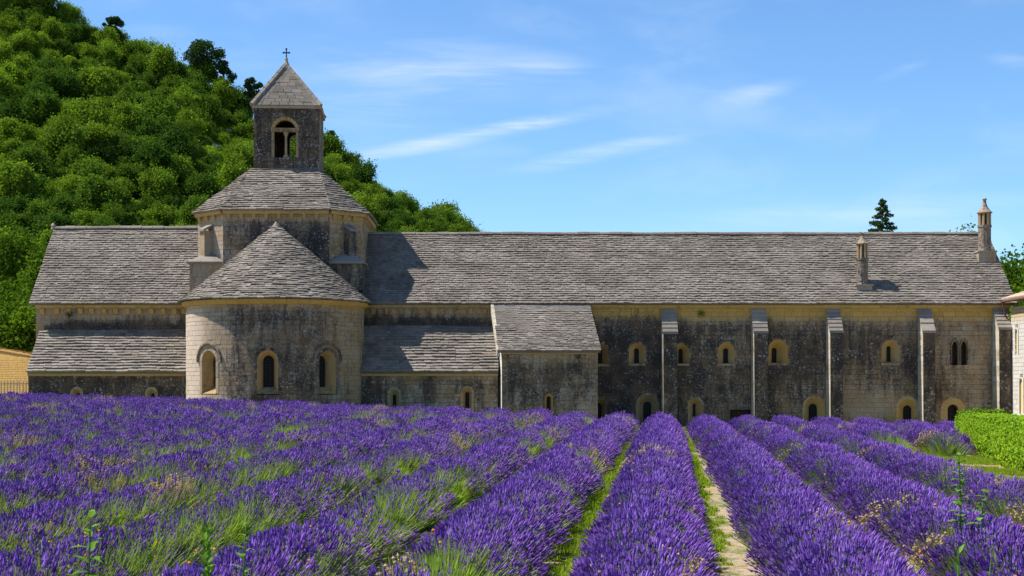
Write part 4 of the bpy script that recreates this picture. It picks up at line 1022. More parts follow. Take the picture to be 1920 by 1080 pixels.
# wood on the hillside
HV = []
for k in range(12):
    rx = 1.0; lob = [((c_[0] * R.uniform(.8, 1.2), c_[1], c_[2] + R.uniform(-.4, .5)), (r_[0] * R.uniform(.6, 1.1), r_[1] * R.uniform(.6, 1.1), r_[2] * R.uniform(.5, 1.0))) for c_, r_ in round_lobes(R.uniform(2.3, 3.1), R.uniform(2.0, 3.4), R.randint(18, 34), 3.1)]; n = 6500
    C, N, lt = crown_arrays(lob, n, .9, 1.0); C = C + NR.normal(0, .17, C.shape) * NR.choice([.4, 1, 2.1], n)[:, None]; HV.append(quads_mesh('broadleaf_tree', C, N, NR.uniform(.14, .32, n), [M_LEAF_HILL, M_BARK], lt, .8, extra=trunk_mb(2.6, .16, 3)))
pts = []; tries = 0
def topx(X, Y, Z): return VX + X * FPX / (Y - CY), HY - (Z - CZ) * FPX / (Y - CY)
tt = []
while tries < 60000 and len(tt) < 620:
    tries += 1; Y = 30 + 124 * R.random() ** .8; X = R.uniform(-.37, .06) * (Y - CY)
    z = hz(X, Y)
    if z < 1: continue
    px, py = topx(X, Y, z + 5)
    if px < -60 or (py > 440 and px > 45) or py < -140 or px > 1000: continue
    if py > 640: continue
    dmin = 2.5 + 1.3 * (mnoise.noise((X * .05, Y * .05, 7)) + .3)
    if any((X - a) ** 2 + (Y - b) ** 2 < dmin * dmin for a, b, c in tt): continue
    # bare rocky clearings
    if (380 < px < 425 and 222 < py < 300 and R.random() < .8) or (195 < px < 225 and 160 < py < 195 and R.random() < .7): continue
    tt.append((X, Y, z))
HT = []
def vis_rank(q):      # nearer and higher trees show largest
    px, py = topx(q[0], q[1], q[2] + 4); return (q[1] - CY) + (60 if (px < -20 or py < -40 or (py > 425 and px > 60)) else 0) - (70 if q[1] > 138 else 0)
tt.sort(key=vis_rank)
print('hill trees', len(tt))
for k, (X, Y, z) in enumerate(tt[:300]):
    o = bpy.data.objects.new('broadleaf_tree', R.choice(HV)); COL.objects.link(o); s = R.uniform(.55, 1.0) if R.random() < .75 else R.uniform(1.0, 1.35)
    o.location = (X, Y, z - .3); o.scale = (s, s, s * R.uniform(.8, 1.15)); o.rotation_euler = (0, 0, R.uniform(0, 6.28))
    tag(o, 'green broadleaf tree in the dense wood on the hillside behind the abbey', 'tree', 'trees of the wood on the hillside'); HT.append(o)
cr = sorted([o for o in HT if o.location.y > 141 and -5 < topx(*o.location)[0] < 900], key=lambda o: topx(*o.location)[0])
ORD = 'first second third fourth fifth sixth seventh eighth ninth tenth eleventh twelfth thirteenth fourteenth fifteenth sixteenth seventeenth eighteenth nineteenth twentieth'.split()
for k, o in enumerate(cr[:20]): o['label'] = '%s tree from the left along the crest of the wooded hill' % ORD[k]
for k, o in enumerate(cr[::-1][:max(0, min(20, len(cr) - 20))]): o['label'] = '%s tree from the low right end of the wooded hill crest' % ORD[k]

# node-group instancer for things nobody could count
def instancer(name, meshes):
    c = bpy.data.collections.new(name)
    for i, me in enumerate(meshes):
        o = bpy.data.objects.new('%s_%02d' % (name, i), me); c.objects.link(o)
    ng = bpy.data.node_groups.new(name, 'GeometryNodeTree')
    ng.interface.new_socket('Geometry', in_out='INPUT', socket_type='NodeSocketGeometry'); ng.interface.new_socket('Geometry', in_out='OUTPUT', socket_type='NodeSocketGeometry')
    N = ng.nodes; gi, go = N.new('NodeGroupInput'), N.new('NodeGroupOutput'); ip = N.new('GeometryNodeInstanceOnPoints'); ci = N.new('GeometryNodeCollectionInfo')
    ci.inputs['Collection'].default_value = c; ci.inputs['Separate Children'].default_value = True; ci.inputs['Reset Children'].default_value = True
    def at(nm, ty):
        a = N.new('GeometryNodeInputNamedAttribute'); a.data_type = ty; a.inputs['Name'].default_value = nm; return a.outputs[0]
    L = ng.links; L.new(gi.outputs[0], ip.inputs['Points']); L.new(ci.outputs[0], ip.inputs['Instance']); ip.inputs['Pick Instance'].default_value = True
    L.new(at('idx', 'INT'), ip.inputs['Instance Index']); L.new(at('rot', 'FLOAT_VECTOR'), ip.inputs['Rotation']); L.new(at('scl', 'FLOAT_VECTOR'), ip.inputs['Scale'])
    L.new(ip.outputs[0], go.inputs[0]); return ng
def scatter(name, ng, P, N, scl, idx, parent=None, lean=(0, 0, 0)):
    P = np.asarray(P, np.float32); N = np.asarray(N, float) + np.array(lean); N /= np.linalg.norm(N, axis=1)[:, None]; n = len(P)
    c = NR.uniform(0, 2 * np.pi, n); cc, ss = np.cos(-c), np.sin(-c)
    nx_, ny_, nz_ = N[:, 0] * cc - N[:, 1] * ss, N[:, 0] * ss + N[:, 1] * cc, N[:, 2]
    rx_ = -np.arcsin(np.clip(ny_, -1, 1)); ry_ = np.arctan2(nx_, nz_)
    rot = np.stack([rx_, ry_, c], 1).astype(np.float32)
    me = bpy.data.meshes.new(name); me.vertices.add(n); me.vertices.foreach_set('co', P.ravel())
    a = me.attributes.new('rot', 'FLOAT_VECTOR', 'POINT'); a.data.foreach_set('vector', rot.ravel())
    scl = np.asarray(scl, np.float32)
    if scl.ndim == 1: scl = np.repeat(scl[:, None], 3, 1)
    a = me.attributes.new('scl', 'FLOAT_VECTOR', 'POINT'); a.data.foreach_set('vector', np.ascontiguousarray(scl).ravel())
    a = me.attributes.new('idx', 'INT', 'POINT'); a.data.foreach_set('value', np.asarray(idx, np.int32))
    o = bpy.data.objects.new(name, me); COL.objects.link(o)
    if parent is not None: o.parent = parent
    md = o.modifiers.new('scatter', 'NODES'); md.node_group = ng; o['kind'] = 'stuff'
    return o

# undergrowth on the hill
bush = []
for k in range(4):
    n = 420; C, N, lt = crown_arrays(round_lobes(1.2, .95, 6, .6), n); bush.append(quads_mesh('bush', C, N, NR.uniform(.24, .42, n), [M_LEAF_HILL], lt, .8))
ng_bush = instancer('bush_kinds', bush)
BP = []
while len(BP) < 2600:
    Y = 30 + 124 * R.random() ** .8; X = R.uniform(-.37, .06) * (Y - CY); z = hz(X, Y)
    px, py = topx(X, Y, z + 1)
    if z < 1 or (py > 450 and px > 60): continue
    if (385 < px < 430 and 215 < py < 300 and R.random() < .55): continue
    BP.append((X, Y, z - .1))
n = len(BP); o = scatter('undergrowth', ng_bush, BP, [(0, 0, 1)] * n, NR.uniform(.7, 1.7, n), NR.randint(0, 4, n)); 
n = len(tt[300:]); far_wood = scatter('woodland', instancer('tree_kinds', HV), [(a, b, c - .3) for a, b, c in tt[300:]] or [(0, 160, 0)], [(0, 0, 1)] * max(1, n), NR.uniform(.55, 1.05, max(1, n)), NR.randint(0, len(HV), max(1, n)))
# rock outcrops
def rock(name, loc, s, label):
    m = MB(); import bmesh
    bm = bmesh.new(); bmesh.ops.create_icosphere(bm, subdivisions=3, radius=1)
    for v in bm.verts:
        q = v.co.copy(); d = 1 + .7 * mnoise.noise(q * 1.6 + Vector(loc)) + .5 * mnoise.noise(q * 4.7 + Vector(loc)) + .2 * mnoise.noise(q * 11 + Vector(loc)); v.co = Vector((q.x * s[0], q.y * s[1], q.z * s[2])) * d
    m.v = [tuple(v.co) for v in bm.verts]; m.f = [tuple(v.index for v in f.verts) for f in bm.faces]; m.m = [0] * len(m.f); m.c = [(.6, .1, .0, .2)] * len(m.v); bm.free()
    o = m.build(name, M_ROCK); o.location = loc; tag(o, label, 'rock'); return o
def hill_at(px, py):
    best = None
    for k in range(300):
        Y = 32 + k * .4; X = XP(px, Y); z = hz(X, Y)
        if HY - (z - CZ) * FPX / (Y - CY) <= py: return (X, Y, z)
    return (XP(px, CR_Y), CR_Y, hz(XP(px, CR_Y), CR_Y))
for (px, py, s, lb) in ((402, 222, (2.2, 1.6, 1.0), 'upper pale limestone outcrop among trees, high above the left roof ridge beside the belfry'), (398, 252, (2.4, 1.4, 1.5), 'middle pale limestone outcrop among trees beside the bell tower'),
                        (408, 296, (3.0, 2.0, 2.6), 'largest grey rock face showing between trees just above the lantern roof'), (208, 182, (2.2, 1.4, 1.0), 'small pale rock in a clearing on the upper left hillside')):
    rock('rock_outcrop', hill_at(px, py), (s[0], s[1], s[2] * .6), lb)

def tree(name, loc, lobes, n, leaf, mat, hgt, r, label, cat='tree', group=None, limbs=4, aspect=.8, trunk=None):
    t = empty(name, loc); tag(t, label, cat, group); C, N, lt = crown_arrays(lobes, n, .6, .9)
    o = bpy.data.objects.new('crown', quads_mesh('crown', C, N, NR.uniform(leaf * .7, leaf * 1.3, n), [mat], lt, aspect)); COL.objects.link(o); o.parent = t
    (trunk or trunk_mb(hgt, r, limbs)).build('trunk', M_BARK, t, smooth=True); return t
# pines on the skyline
def pine(px, ptop, pbase, wpx, Y, label, n=2600):
    s = (Y - CY) / FPX; X = XP(px, Y); zb = ZP(pbase, Y); H = (pbase - ptop) * s; W = wpx * s / 2; lob = []
    for k in range(15):
        a = R.uniform(0, 6.28); q = R.uniform(.15, .9); s_ = R.uniform(.2, .38); lob.append(((math.cos(a) * W * q, math.sin(a) * W * q, H * (R.uniform(.22, .92) - .1 * q)), (W * s_, W * s_, W * s_ * .8)))
    lob.append(((0, 0, H * .88), (W * .4, W * .4, H * .10)))
    m = MB(); m.tube([(0, 0, -1.5), (.1, 0, H * .45), (.0, 0, H * .85)], [.16, .12, .05], 6)
    for c_, r_ in lob[:7]: m.tube([(.08, 0, H * .45), tuple((Vector(c_) + Vector((0, 0, H * .4))) * .5), c_], [.08, .06, .03], 5)
    return tree('pine_tree', (X, Y, zb), lob, n, .34, M_LEAF_PINE, H, .2, label, trunk=m)
pine(378, 76, 140, 84, 148, 'broad umbrella pine on the skyline, topmost of the pines above the left roof', 4500)
pine(418, 112, 168, 48, 147, 'round dark pine just below and right of the broad umbrella pine')
pine(472, 144, 205, 36, 150, 'small dark pine on the skyline immediately left of the bell tower roof')
pine(208, 32, 66, 40, 150, 'small pine at the top of the hill where the skyline enters the picture')
pine(622, 244, 290, 28, 150, 'spindly little pine on the skyline immediately right of the belfry')
# trees near the left gable
for (px, Y, H, W, lb) in ((8, 22, 9.5, 4.5, 'tall bright green tree behind the garden wall at the left picture edge'), (44, 13, 7.0, 3.6, 'bright green tree close beside the left gable of the abbey'), (-30, 13, 7.5, 4.5, 'leafy tree overhanging the garden wall, cut off by the left picture edge'),
                          (75, 34, 12.5, 4.2, 'tall leafy tree rising just behind the left end of the roof ridge'), (25, 42, 13, 5, 'highest yellow-green tree of those standing left of the abbey')):
    X = XP(px, Y); z = max(gz(X, Y), hz(X, Y)) - .2
    lob = round_lobes(W * .8, H * .42, 22, H * .56); tree('broadleaf_tree', (X, Y, z), lob, 5200, .30, M_LEAF_BRIGHT, H * .45, .22, lb)
# trees beyond the right end
for (px, Y, H, W, lb) in ((1890, 18, 14.8, 4.8, 'bright green tree beyond the right end of the roof'), (1818, 30, 17.4, 3.2, 'tree with a leafy tip just showing above the ridge beside the tall chimney'), (1940, 11, 12.0, 4.0, 'lower green tree between the roof end and the stone house')):
    X = XP(px, Y); z = gz(X, Y) - .3; lob = round_lobes(W * .8, H * .40, 24, H * .60); tree('broadleaf_tree', (X, Y, z), lob, 5200, .28, M_LEAF_BRIGHT, H * .45, .2, lb)
# conifer behind the ridge
Y = 26; X = XP(1655, Y); ztop = ZP(374, Y); zb = gz(X, Y); H = ztop - zb; m = MB(); m.tube([(0, 0, -.3), (0, 0, H * .6), (0, 0, H)], [.2, .12, .02], 6); lob = []
for k in range(70):
    f = k / 70.; a = k * 2.4; r_ = (1 - f) ** .85 * 3.1 * R.uniform(.75, 1.1) + .06; zz = H * (.5 + .5 * f); m.tube([(0, 0, zz), (math.cos(a) * r_, math.sin(a) * r_, zz - r_ * .1)], [.04, .01], 4)
    for q in (.45, .75, 1.0): lob.append(((math.cos(a) * r_ * q, math.sin(a) * r_ * q, zz - .1 * r_ * q + .05), (.14 + .12 * r_, .14 + .12 * r_, .16)))
tree('conifer', (X, Y, zb), lob, 22000, .17, M_LEAF_PINE, H, .2, 'dark pointed conifer rising behind the roof ridge left of the tall chimney', trunk=m)

# ------------------------------------------------------------------ lavender
def spike(m, base, d, stem_l, sp_l, sp_r, c, flower=True, mis=(0, 1)):
    base = Vector(base); d = Vector(d).normalized(); a = d.cross(Vector((.3, .2, .9))).normalized(); b = d.cross(a)
    t0 = base + d * stem_l; sw_ = a * .0030
    m.add([tuple(base - sw_ * 1.6), tuple(base + sw_ * 1.6), tuple(t0 + sw_), tuple(t0 - sw_)], [(0, 1, 2, 3)], (c, 0, 0, 0), mis[0])
    if flower:
        for (z0_, l, r) in ((-.035, .014, sp_r * .75), (-.008, sp_l, sp_r)):
            q0 = t0 + d * z0_; q1 = q0 + d * l * .35; q2 = q0 + d * l
            m.add([tuple(q0)] + [tuple(q1 + (a * math.cos(t) + b * math.sin(t)) * r) for t in (0, 1.57, 3.14, 4.71)] + [tuple(q2)], [(0, 2, 1), (0, 3, 2), (0, 4, 3), (0, 1, 4), (5, 1, 2), (5, 2, 3), (5, 3, 4), (5, 4, 1)], (min(1, max(0, c + R.uniform(-.3, .3))), 0, 0, 0), mis[1])
def tuft(kind, n, seed):
    r = random.Random(seed); m = MB()
    for k in range(n):
        a = r.uniform(0, 6.28); q = r.uniform(0, .075); t = r.gauss(0, .16); az = r.uniform(0, 6.28); d = (math.sin(t) * math.cos(az), math.sin(t) * math.sin(az), 1)
        base = (math.cos(a) * q, math.sin(a) * q, 0); c = r.uniform(.1, .95)
        if kind == 'flower': spike(m, base, d, r.uniform(.16, .32), r.uniform(.055, .095), r.uniform(.0095, .0135), c)
        elif kind == 'sparse': spike(m, base, d, r.uniform(.17, .33), r.uniform(.03, .07), r.uniform(.006, .010), c, r.random() < .5)
        elif kind == 'green':
            L = r.uniform(.16, .34); dd = Vector(d).normalized(); sd = dd.cross(Vector((r.uniform(-1, 1), r.uniform(-1, 1), .1))).normalized() * r.uniform(.004, .008); b0 = Vector(base)
            m.add([tuple(b0 - sd), tuple(b0 + sd), tuple(b0 + dd * L * .6 + sd), tuple(b0 + dd * L), tuple(b0 + dd * L * .6 - sd)], [(0, 1, 2, 3, 4)], (c, 0, 0, 0), 2)
        elif kind == 'dry': spike(m, base, d, r.uniform(.2, .38), r.uniform(.02, .035), r.uniform(.012, .02), c, r.random() < .7, (3, 3))
        elif kind == 'orange': spike(m, base, d, r.uniform(.25, .4), .02, .018, c, k < 2, (2, 4))
    return m.mesh('tuft', [M_LSTEM, M_SPIKE, M_LGREEN, M_DRY, M_ORANGE])
protos = [tuft('flower', 12, i) for i in range(5)] + [tuft('sparse', 15, 20 + i) for i in range(2)] + [tuft('green', 22, 30 + i) for i in range(3)] + [tuft('dry', 9, 40 + i) for i in range(2)] + [tuft('orange', 5, 50)]
ng_lav = instancer('lavender_tufts', protos)
PITCH, X00, DIR = 1.95, -.24, .122
def row_x(k, Y): return X00 + k * PITCH + (.12 if k > 0 else (-.06 if k < 0 else 0)) + DIR * (Y - CY) + .05 * mnoise.noise((k * 3.3, Y * .15, 0))
def row_gap(k, X, Y):
    """grass patch beside the hedge"""
    d = Y - CY
    if k >= 4 and 23 < d < 47 + .8 * (k - 4): return True
    return False
ordn = ['', 'first', 'second', 'third', 'fourth', 'fifth', 'sixth', 'seventh', 'eighth', 'ninth', 'tenth', 'eleventh', 'twelfth', 'thirteenth', 'fourteenth', 'fifteenth', 'sixteenth', 'seventeenth', 'eighteenth', 'nineteenth', 'twentieth']
def green_map(k, X, Y):
    """0 = full flower, 1 = unflowered green"""
    v = .40 + .85 * mnoise.noise((X * .38, Y * .24, 1.7)) + .5 * mnoise.noise((X * .9, Y * .5, 8.2))
    d = Y - CY
    v += -.12 if k >= 0 else (.10 if k > -3 else .17)
    if k == 0: v -= .12
    if k >= 4 and 44 < d < 52: v += .6
    if k <= -2 and d < 34: v += .12
    if k == -1 and d < 20: v += .26
    if k in (-4, -5) and d < 22: v += .12
    return v
for k in range(-19, 11):
    dn = 8.5
    if k < 0: dn = max(7, -(X00 + k * PITCH + 5.6) / (.375 + DIR) )
    if k > 0: dn = max(7, (X00 + k * PITCH - 7.6) / (.385 - DIR))
    df = 72.5 + R.uniform(-.8, .8) + (3.5 if k < -8 else 0)
    if dn > df - 3: continue
    # mound
    m = MB(); ny = int((df - dn) / .5) + 1; nc = 9; cols = []; segs = []
    for j in range(ny + 1):
        Y = CY + dn + (df - dn) * j / ny; xc = row_x(k, Y); g0 = gz(xc, Y)
        ex = row_gap(k, xc, Y); endf = sstep(0, 1.6, df - (Y - CY)) * sstep(-.4, 1.2, Y - CY - dn)
        if k >= 4: endf *= sstep(-.1, 1.6, abs(Y - CY - 35.5 - .4 * (k - 4)) - 11.5 - .4 * (k - 4))
        wv = (.50 + .13 * mnoise.noise((k * 2.1, Y * .7, 4))) * (0.25 + .75 * endf) * (.86 if k < -1 else 1); hv = (.44 + .11 * mnoise.noise((k * 1.7, Y * .55, 2)) + .07 * mnoise.noise((k, Y * 1.7, 3))) * (.15 + .85 * endf)
        segs.append((Y, xc, g0, wv, hv, ex))
    for (Y, xc, g0, wv, hv, ex) in segs:
        for i in range(nc):
            t = math.pi * i / (nc - 1); s_ = .02 if ex else 1
            m.v.append((xc - math.cos(t) * wv * s_, Y, g0 - .03 + math.sin(t) * hv * (0 if ex else 1) - (.3 if ex else 0))); m.c.append((.5, 0, 0, 0))
    for j in range(ny):
        if segs[j][5] and segs[j + 1][5]: continue
        for i in range(nc - 1): m.f.append((j * nc + i, j * nc + i + 1, (j + 1) * nc + i + 1, (j + 1) * nc + i)); m.m.append(0)
    if not m.f: continue
    bed = m.build('lavender_bed', M_MOUND, smooth=True)
    if k == 0: lb = 'broad violet lavender row running up the middle between the two earth paths'
    elif k == -1: lb = 'lavender row immediately left of the green weedy path beside the central row'
    elif k == 1: lb = 'lavender row immediately right of the pale earth path beside the central row'
    else: lb = '%s lavender row to the %s of the broad central row' % (ordn[abs(k)], 'left' if k < 0 else 'right')
    tag(bed, lb, 'lavender row', 'lavender rows in the field')
    # tufts
    P, N, S, I = [], [], [], []
    for j in range(ny):
        Y0, xa, ga, wa, ha, ex = segs[j]; Y1_, xb, gb, wb, hb, ex2 = segs[j + 1]
        if ex or ex2: continue
        d = Y0 - CY; dens = 46 if d < 20 else (42 if d < 32 else (34 if d < 48 else 28)); sc = 1.12 if d < 20 else (1.15 if d < 32 else (1.25 if d < 48 else 1.38))
        nn_ = int(dens * 1.5 * (Y1_ - Y0) * (2.4 if (k >= 4 and 44 < d < 53) else 1) + R.random())
        for _ in range(nn_):
            f = R.random(); t = math.pi * (.06 + .88 * R.random()); Y = Y0 + (Y1_ - Y0) * f; xc = xa + (xb - xa) * f; w_ = wa + (wb - wa) * f; h_ = ha + (hb - ha) * f
            x = xc - math.cos(t) * w_; z = ga + (gb - ga) * f - .03 + math.sin(t) * h_
            nx_ = -math.cos(t) * .85; nz_ = math.sin(t) * 1.0 + .35
            gm = green_map(k, x, Y) + (.46 if k < -1 else .30) * abs(math.cos(t)) - (.14 if k < -1 else .08)
            rr = gm + R.gauss(0, .24)
            if rr > .98: i_ = 7 + R.randrange(3)
            elif rr > .66: i_ = 5 + R.randrange(2)
            else: i_ = R.randrange(5)
            dryv = mnoise.noise((x * .45, Y * .3, 12)) 
            if dryv > .36 and R.random() < .4: i_ = 10 + R.randrange(2)
            if k == 0 and d < 14.5 and R.random() < .12: i_ = 10 + R.randrange(2)
            if R.random() < (.03 if (d < 17 and k <= -2) else .004): i_ = 12
            P.append((x, Y, z - .02)); N.append((nx_ + R.gauss(0, .12) + .10, R.gauss(0, .12) - .04, nz_)); S.append(sc * R.uniform(.82, 1.15) * (.75 if i_ in (7, 8, 9) else 1)); I.append(i_)
    if P: scatter('flower_stems', ng_lav, P, N, S, I, bed)

# grass and weeds on paths
def gtuft(seed, broad):
    r = random.Random(seed); m = MB()
    for k in range(16):
        a = r.uniform(0, 6.28); q = r.uniform(0, .1); b0 = Vector((math.cos(a) * q, math.sin(a) * q, 0)); t = r.uniform(.2, 1.1) if broad else r.uniform(0, .6); az = r.uniform(0, 6.28)
        d = Vector((math.sin(t) * math.cos(az), math.sin(t) * math.sin(az), math.cos(t))); L = r.uniform(.05, .12) if broad else r.uniform(.07, .18); w = r.uniform(.012, .024) if broad else .004
        sd = d.cross(Vector((0, 0, 1))).normalized() * w
        m.add([tuple(b0), tuple(b0 + d * L * .5 + sd), tuple(b0 + d * L), tuple(b0 + d * L * .5 - sd)], [(0, 1, 2, 3)], (r.random(), 0, 0, 0))
    return m.mesh('weed_tuft', [M_GRASS])
ng_grass = instancer('grass_tufts', [gtuft(1, True), gtuft(2, True), gtuft(3, False), gtuft(4, False)])
P = []; S = []; I = []
def addg(x, Y, s, i): P.append((x, Y, gz(x, Y) - .005)); S.append(s); I.append(i)
for _ in range(56000):
    d = 8.5 + 64 * R.random() ** 1.0; Y = CY + d; k = R.choice([-1, -1, -1, 0, 0, 0, 1, 1, 2, 3, -2, -3, -4, -5, -6, -7, -8, -9, -10])   # path between row k and k+1
    off = R.gauss(0, .2); x = row_x(k, Y) + PITCH / 2 + off
    g_ = mnoise.noise((x * 1.1, Y * .35, 20)) + .75 * mnoise.noise((x * 4.5, Y * 3.1, 5))
    thr = -.42 if (k == -1 and d > 19) else (-.02 if k == -1 else (.0 if d < 45 else -.3))
    if k == 0: g_ -= 1.5 * off ; thr = -.08 if d < 48 else -.4
    if g_ < thr: continue
    if row_gap(k + 1, x, Y): continue
    addg(x, Y, R.uniform(.35, .95) * (1 if d < 30 else 1.5) * (.8 if k == 0 else 1.15), R.choice((0, 0, 1, 1, 2)) if k in (-1, 0) else R.randrange(4))
for _ in range(26000):      # grass patch by the hedge
    d = 23 + 26 * R.random(); Y = CY + d; x = row_x(3, Y) + .7 + R.random() * 9
    if x > 21 - (d - 30) * 0: continue
    if mnoise.noise((x * .5, Y * .35, 31)) + .35 * mnoise.noise((x * 2, Y * 2, 1)) < (-.05 if d > 37 else -.5): continue
    addg(x, Y, R.uniform(.5, 1.1), 2 + R.randrange(2) if R.random() < .75 else R.randrange(2))
for _ in range(16000):      # verge in front of the abbey
    x = R.uniform(-32, 33); Y = R.uniform(-18, -1.2); addg(x, Y, R.uniform(.8, 1.5), R.randrange(4))
n = len(P); scatter('grass', ng_grass, P, [(0, 0, 1)] * n, S, I)

# loose limestone gravel on the earth paths
pb = []
for k in range(3):
    m = MB(); rr_ = random.Random(k); q = [Vector((x, y, z)) for x, y, z in ((1, 0, 0), (-1, 0, 0), (0, 1, 0), (0, -1, 0), (0, 0, .7), (0, 0, -.5))]
    q = [tuple(v * .02 * rr_.uniform(.7, 1.3)) for v in q]; m.add(q, [(0, 2, 4), (2, 1, 4), (1, 3, 4), (3, 0, 4), (2, 0, 5), (1, 2, 5), (3, 1, 5), (0, 3, 5)], (rr_.uniform(.2, .8), .1, .2, 0)); pb.append(m.mesh('pebble', M_RUBBLE))
ng_peb = instancer('pebble_kinds', pb); P = []; S = []
for _ in range(15000):
    d = 8.5 + 40 * R.random() ** 1.4; Y = CY + d; k = R.choice([0, 0, 0, -1, -1, 1, -2, 2])
    x = row_x(k, Y) + PITCH / 2 + R.gauss(.03, .2)
    if mnoise.noise((x * 2, Y * 1.5, 77)) < -.15: continue
    P.append((x, Y, gz(x, Y) + .003)); S.append(R.uniform(.2, .8) ** 1.5 * (1.7 if R.random() < .03 else 1))
for _ in range(5000):
    d = 38 + 12 * R.random(); Y = CY + d; x = row_x(3, Y) + .9 + R.random() * 6; P.append((x, Y, gz(x, Y))); S.append(R.uniform(.5, 1.6))
scatter('gravel', ng_peb, P, [(0, 0, 1)] * len(P), S, NR.randint(0, 3, len(P)))

# ------------------------------------------------------------------ clipped hedge
hd = empty('hedge', (14.4, -51, 0)); tag(hd, 'clipped bright green box hedge standing at the right end of the lavender field', 'hedge')
HA, HB_ = Vector((XP(1799, -32), -32.0)), Vector((14.3, -52.0)); HB_ = HA + (HB_ - HA) * 1.3
dh = (HB_ - HA); LH = dh.length; dh.normalize(); rt = Vector((-dh.y, dh.x)); 
if rt.x < 0: rt = -rt
HWD = 1.7
def htop(u): return ZP(770, -32) - .30 + .22 * u / 20 + .03 * math.sin(u * 1.3)
leafm = []
for k in range(4):
    n = 26; C = NR.normal(0, .055, (n, 3)); N = rnd_unit(n) + np.array([0, 0, .7]); N /= np.linalg.norm(N, axis=1)[:, None]; leafm.append(quads_mesh('leaf_spray', C, N, NR.uniform(.055, .09, n), [M_LEAF_HEDGE], NR.uniform(0, 1, n), .6))
ng_hedge = instancer('hedge_sprays', leafm)
P, N = [], []
def hp(u, s, z): q = HA + dh * u + rt * s; return (q.x, q.y, z)
for _ in range(32000):
    u = R.uniform(0, LH); q = HA + dh * u; g0 = gz(q.x, q.y); zt_ = htop(u); c_ = R.random(); f3 = Vector((-rt.x, -rt.y, 0))
    if c_ < .62:
        zlo = g0 + .10 + .16 * mnoise.noise((u * .9, 0, 2)) ; z = R.uniform(zlo, zt_)
        dent = .10 * mnoise.noise((u * 1.1, z * 1.3, 0)) + (.15 if z < zlo + .3 else 0)
        if mnoise.noise((u * .9, z * 1.3, 40)) > .36 + .12 * (z - zlo) and z < zt_ - .5: continue
        P.append(hp(u, dent * .7 + R.gauss(0, .025), z)); N.append((f3.x, f3.y, .25))
    elif c_ < .88: s = R.uniform(0, HWD); P.append(hp(u, s, zt_ + R.gauss(0, .02) - .02)); N.append((0, 0, 1))
    elif c_ < .93: s = R.uniform(0, HWD); P.append(hp(R.gauss(0, .04), s, R.uniform(g0 + .1, zt_))); N.append((-dh.x, -dh.y, .2))
    elif c_ < .96: s = R.uniform(0, HWD); P.append(hp(LH + R.gauss(0, .04), s, R.uniform(g0 + .1, htop(LH)))); N.append((dh.x, dh.y, .2))
    else: P.append(hp(u, HWD + R.gauss(0, .04), R.uniform(g0 + .15, zt_))); N.append((-f3.x, -f3.y, .2))
n = len(P); hd.location = (0, 0, 0); scatter('leaves', ng_hedge, P, N, NR.uniform(.9, 1.5, n), NR.randint(0, 4, n), hd)
m = MB()
for k in range(12):
    u0_, u1_ = LH * k / 12, LH * (k + 1) / 12; q = HA + dh * u0_; g0 = gz(q.x, q.y)
    a = [hp(u0_, .22, g0 + .4), hp(u0_, HWD - .2, g0 + .4), hp(u0_, HWD - .2, htop(u0_) - .2), hp(u0_, .22, htop(u0_) - .2)]
    b = [hp(u1_, .22, g0 + .4), hp(u1_, HWD - .2, g0 + .4), hp(u1_, HWD - .2, htop(u1_) - .2), hp(u1_, .22, htop(u1_) - .2)]
    m.add(a + b, [(0, 1, 2, 3), (7, 6, 5, 4)] + [(i, 4 + i, 4 + (i + 1) % 4, (i + 1) % 4) for i in range(4)])
m.build('inner_twigs', M_MOUND, hd)
m = MB(); u = .3
while u < LH:
    for s in (.5, 1.1): q = hp(u + R.uniform(-.1, .1), s, 0); g0 = gz(q[0], q[1]); m.tube([(q[0], q[1], g0 - .05), (q[0] + R.uniform(-.1, .1), q[1] + R.uniform(-.1, .1), g0 + .7)], [.035, .02], 5)
    u += .45
m.build('stems', M_BARK, hd, 'stuff')

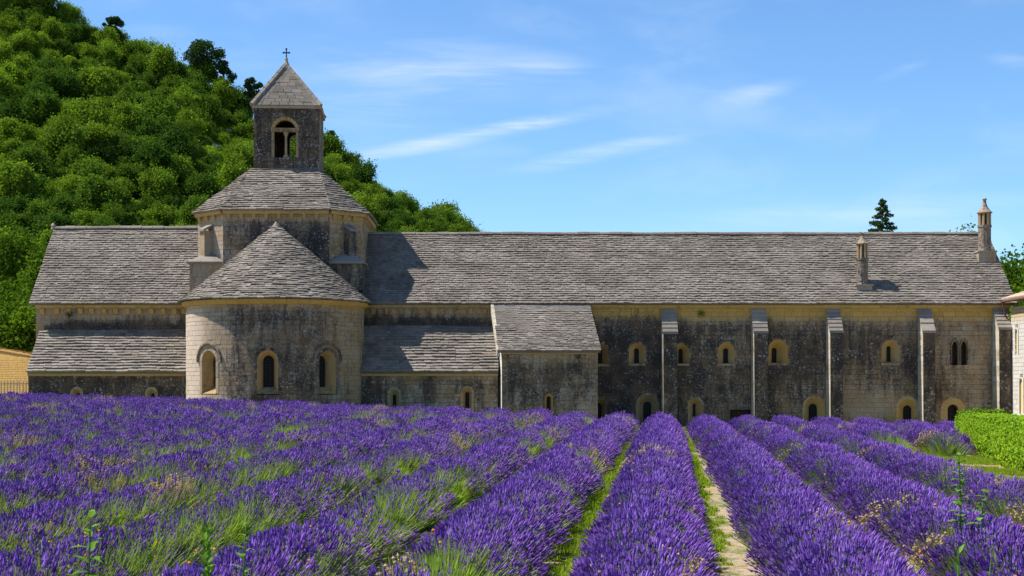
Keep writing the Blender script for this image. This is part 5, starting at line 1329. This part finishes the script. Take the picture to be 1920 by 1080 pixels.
# ------------------------------------------------------------------ tall weeds in the foreground
def tall_weed(px, d, ptop, label, nl=14, leaf=.16, broad=.3, bend=.05, seed=1, upright=False):
    r = random.Random(seed); Y = CY + d; X = XP(px, Y); g0 = gz(X, Y); ztop = ZP(ptop, Y); H = ztop - g0; leaf *= 1.35; broad *= 1.15
    t = empty('tall_weed', (X, Y, g0)); tag(t, label, 'weed', 'tall weeds standing in the lavender')
    m = MB(); path = [Vector((bend * H * f * f, 0, H * f)) for f in (0, .3, .6, .85, 1)]; m.tube([tuple(p) for p in path], [.016, .014, .011, .008, .004], 6); m.build('stem', M_STEM, t)
    for k in range(nl):
        f = .3 + .7 * (k + .5) / nl; az = k * 2.4 + r.uniform(-.3, .3); L = leaf * (1.25 - .7 * f) * r.uniform(.7, 1.2); el = r.uniform(.9, 1.35) if upright else r.uniform(.1, .8)
        o_ = Vector((bend * H * f * f, 0, H * f)); d_ = Vector((math.cos(az) * math.cos(el), math.sin(az) * math.cos(el), math.sin(el))); sd = d_.cross(Vector((0, 0, 1))).normalized(); dn_ = sd.cross(d_).normalized(); mm = MB(); vs = []
        for q, w_ in ((0, .02), (.2, .7), (.45, 1), (.75, .65), (1, .03)):
            c_ = d_ * L * q - Vector((0, 0, 1)) * L * .25 * q * q; ww = broad * L * .5 * w_
            vs += [tuple(c_ - sd * ww + dn_ * ww * .25), tuple(c_), tuple(c_ + sd * ww + dn_ * ww * .25)]
        mm.add(vs, [(i * 3 + j, i * 3 + j + 1, i * 3 + j + 4, i * 3 + j + 3) for i in range(4) for j in range(2)], (r.random(), 0, 0, 0)); o = mm.build('leaf', M_WEED, t); o.location = o_
    return t
tall_weed(165, 13.0, 958, 'tall weed with broad drooping leaves in the lavender, leftmost of the weeds', 20, .20, .38, .02, 1)
tall_weed(388, 11.5, 992, 'bushy upright weed with crowded leaves near the bottom, right of the leftmost weed', 44, .13, .5, .0, 2, True)
tall_weed(452, 12.5, 978, 'thin pale weed standing just right of the bushy upright weed', 24, .13, .3, .04, 3)
tall_weed(1803, 17.0, 852, 'tallest leafy weed, standing in front of the clipped hedge', 46, .15, .5, -.02, 4)
tall_weed(1832, 16.6, 918, 'lower side-branching weed just right of the tallest weed', 34, .14, .45, .08, 5)
tall_weed(1797, 11.0, 1030, 'weed with long upright leaves at the bottom of the picture below the tallest weed', 9, .18, .22, .0, 6, True)
tall_weed(1846, 11.2, 1048, 'small spreading weed at the bottom right corner of the field', 9, .15, .25, .05, 7)
# wallflowers rooted high in the abbey wall
for (px, py, lb) in ((1315, 588, 'small green plant rooted in the ochre masonry below the eaves'), (131, 588, 'small dark plant rooted in the left wall just under the eaves')):
    n = 160; C = NR.normal(0, .11, (n, 3)); C[:, 1] = -np.abs(C[:, 1]); N = rnd_unit(n)
    o = bpy.data.objects.new('wall_plant', quads_mesh('wall_plant', C, N, NR.uniform(.06, .1, n), [M_LEAF_HILL], NR.uniform(0, 1, n), .5)); COL.objects.link(o); o.location = (XP(px, 0), -.02, ZP(py, 0)); tag(o, lb, 'plant')
print('objects', len(scene.objects))
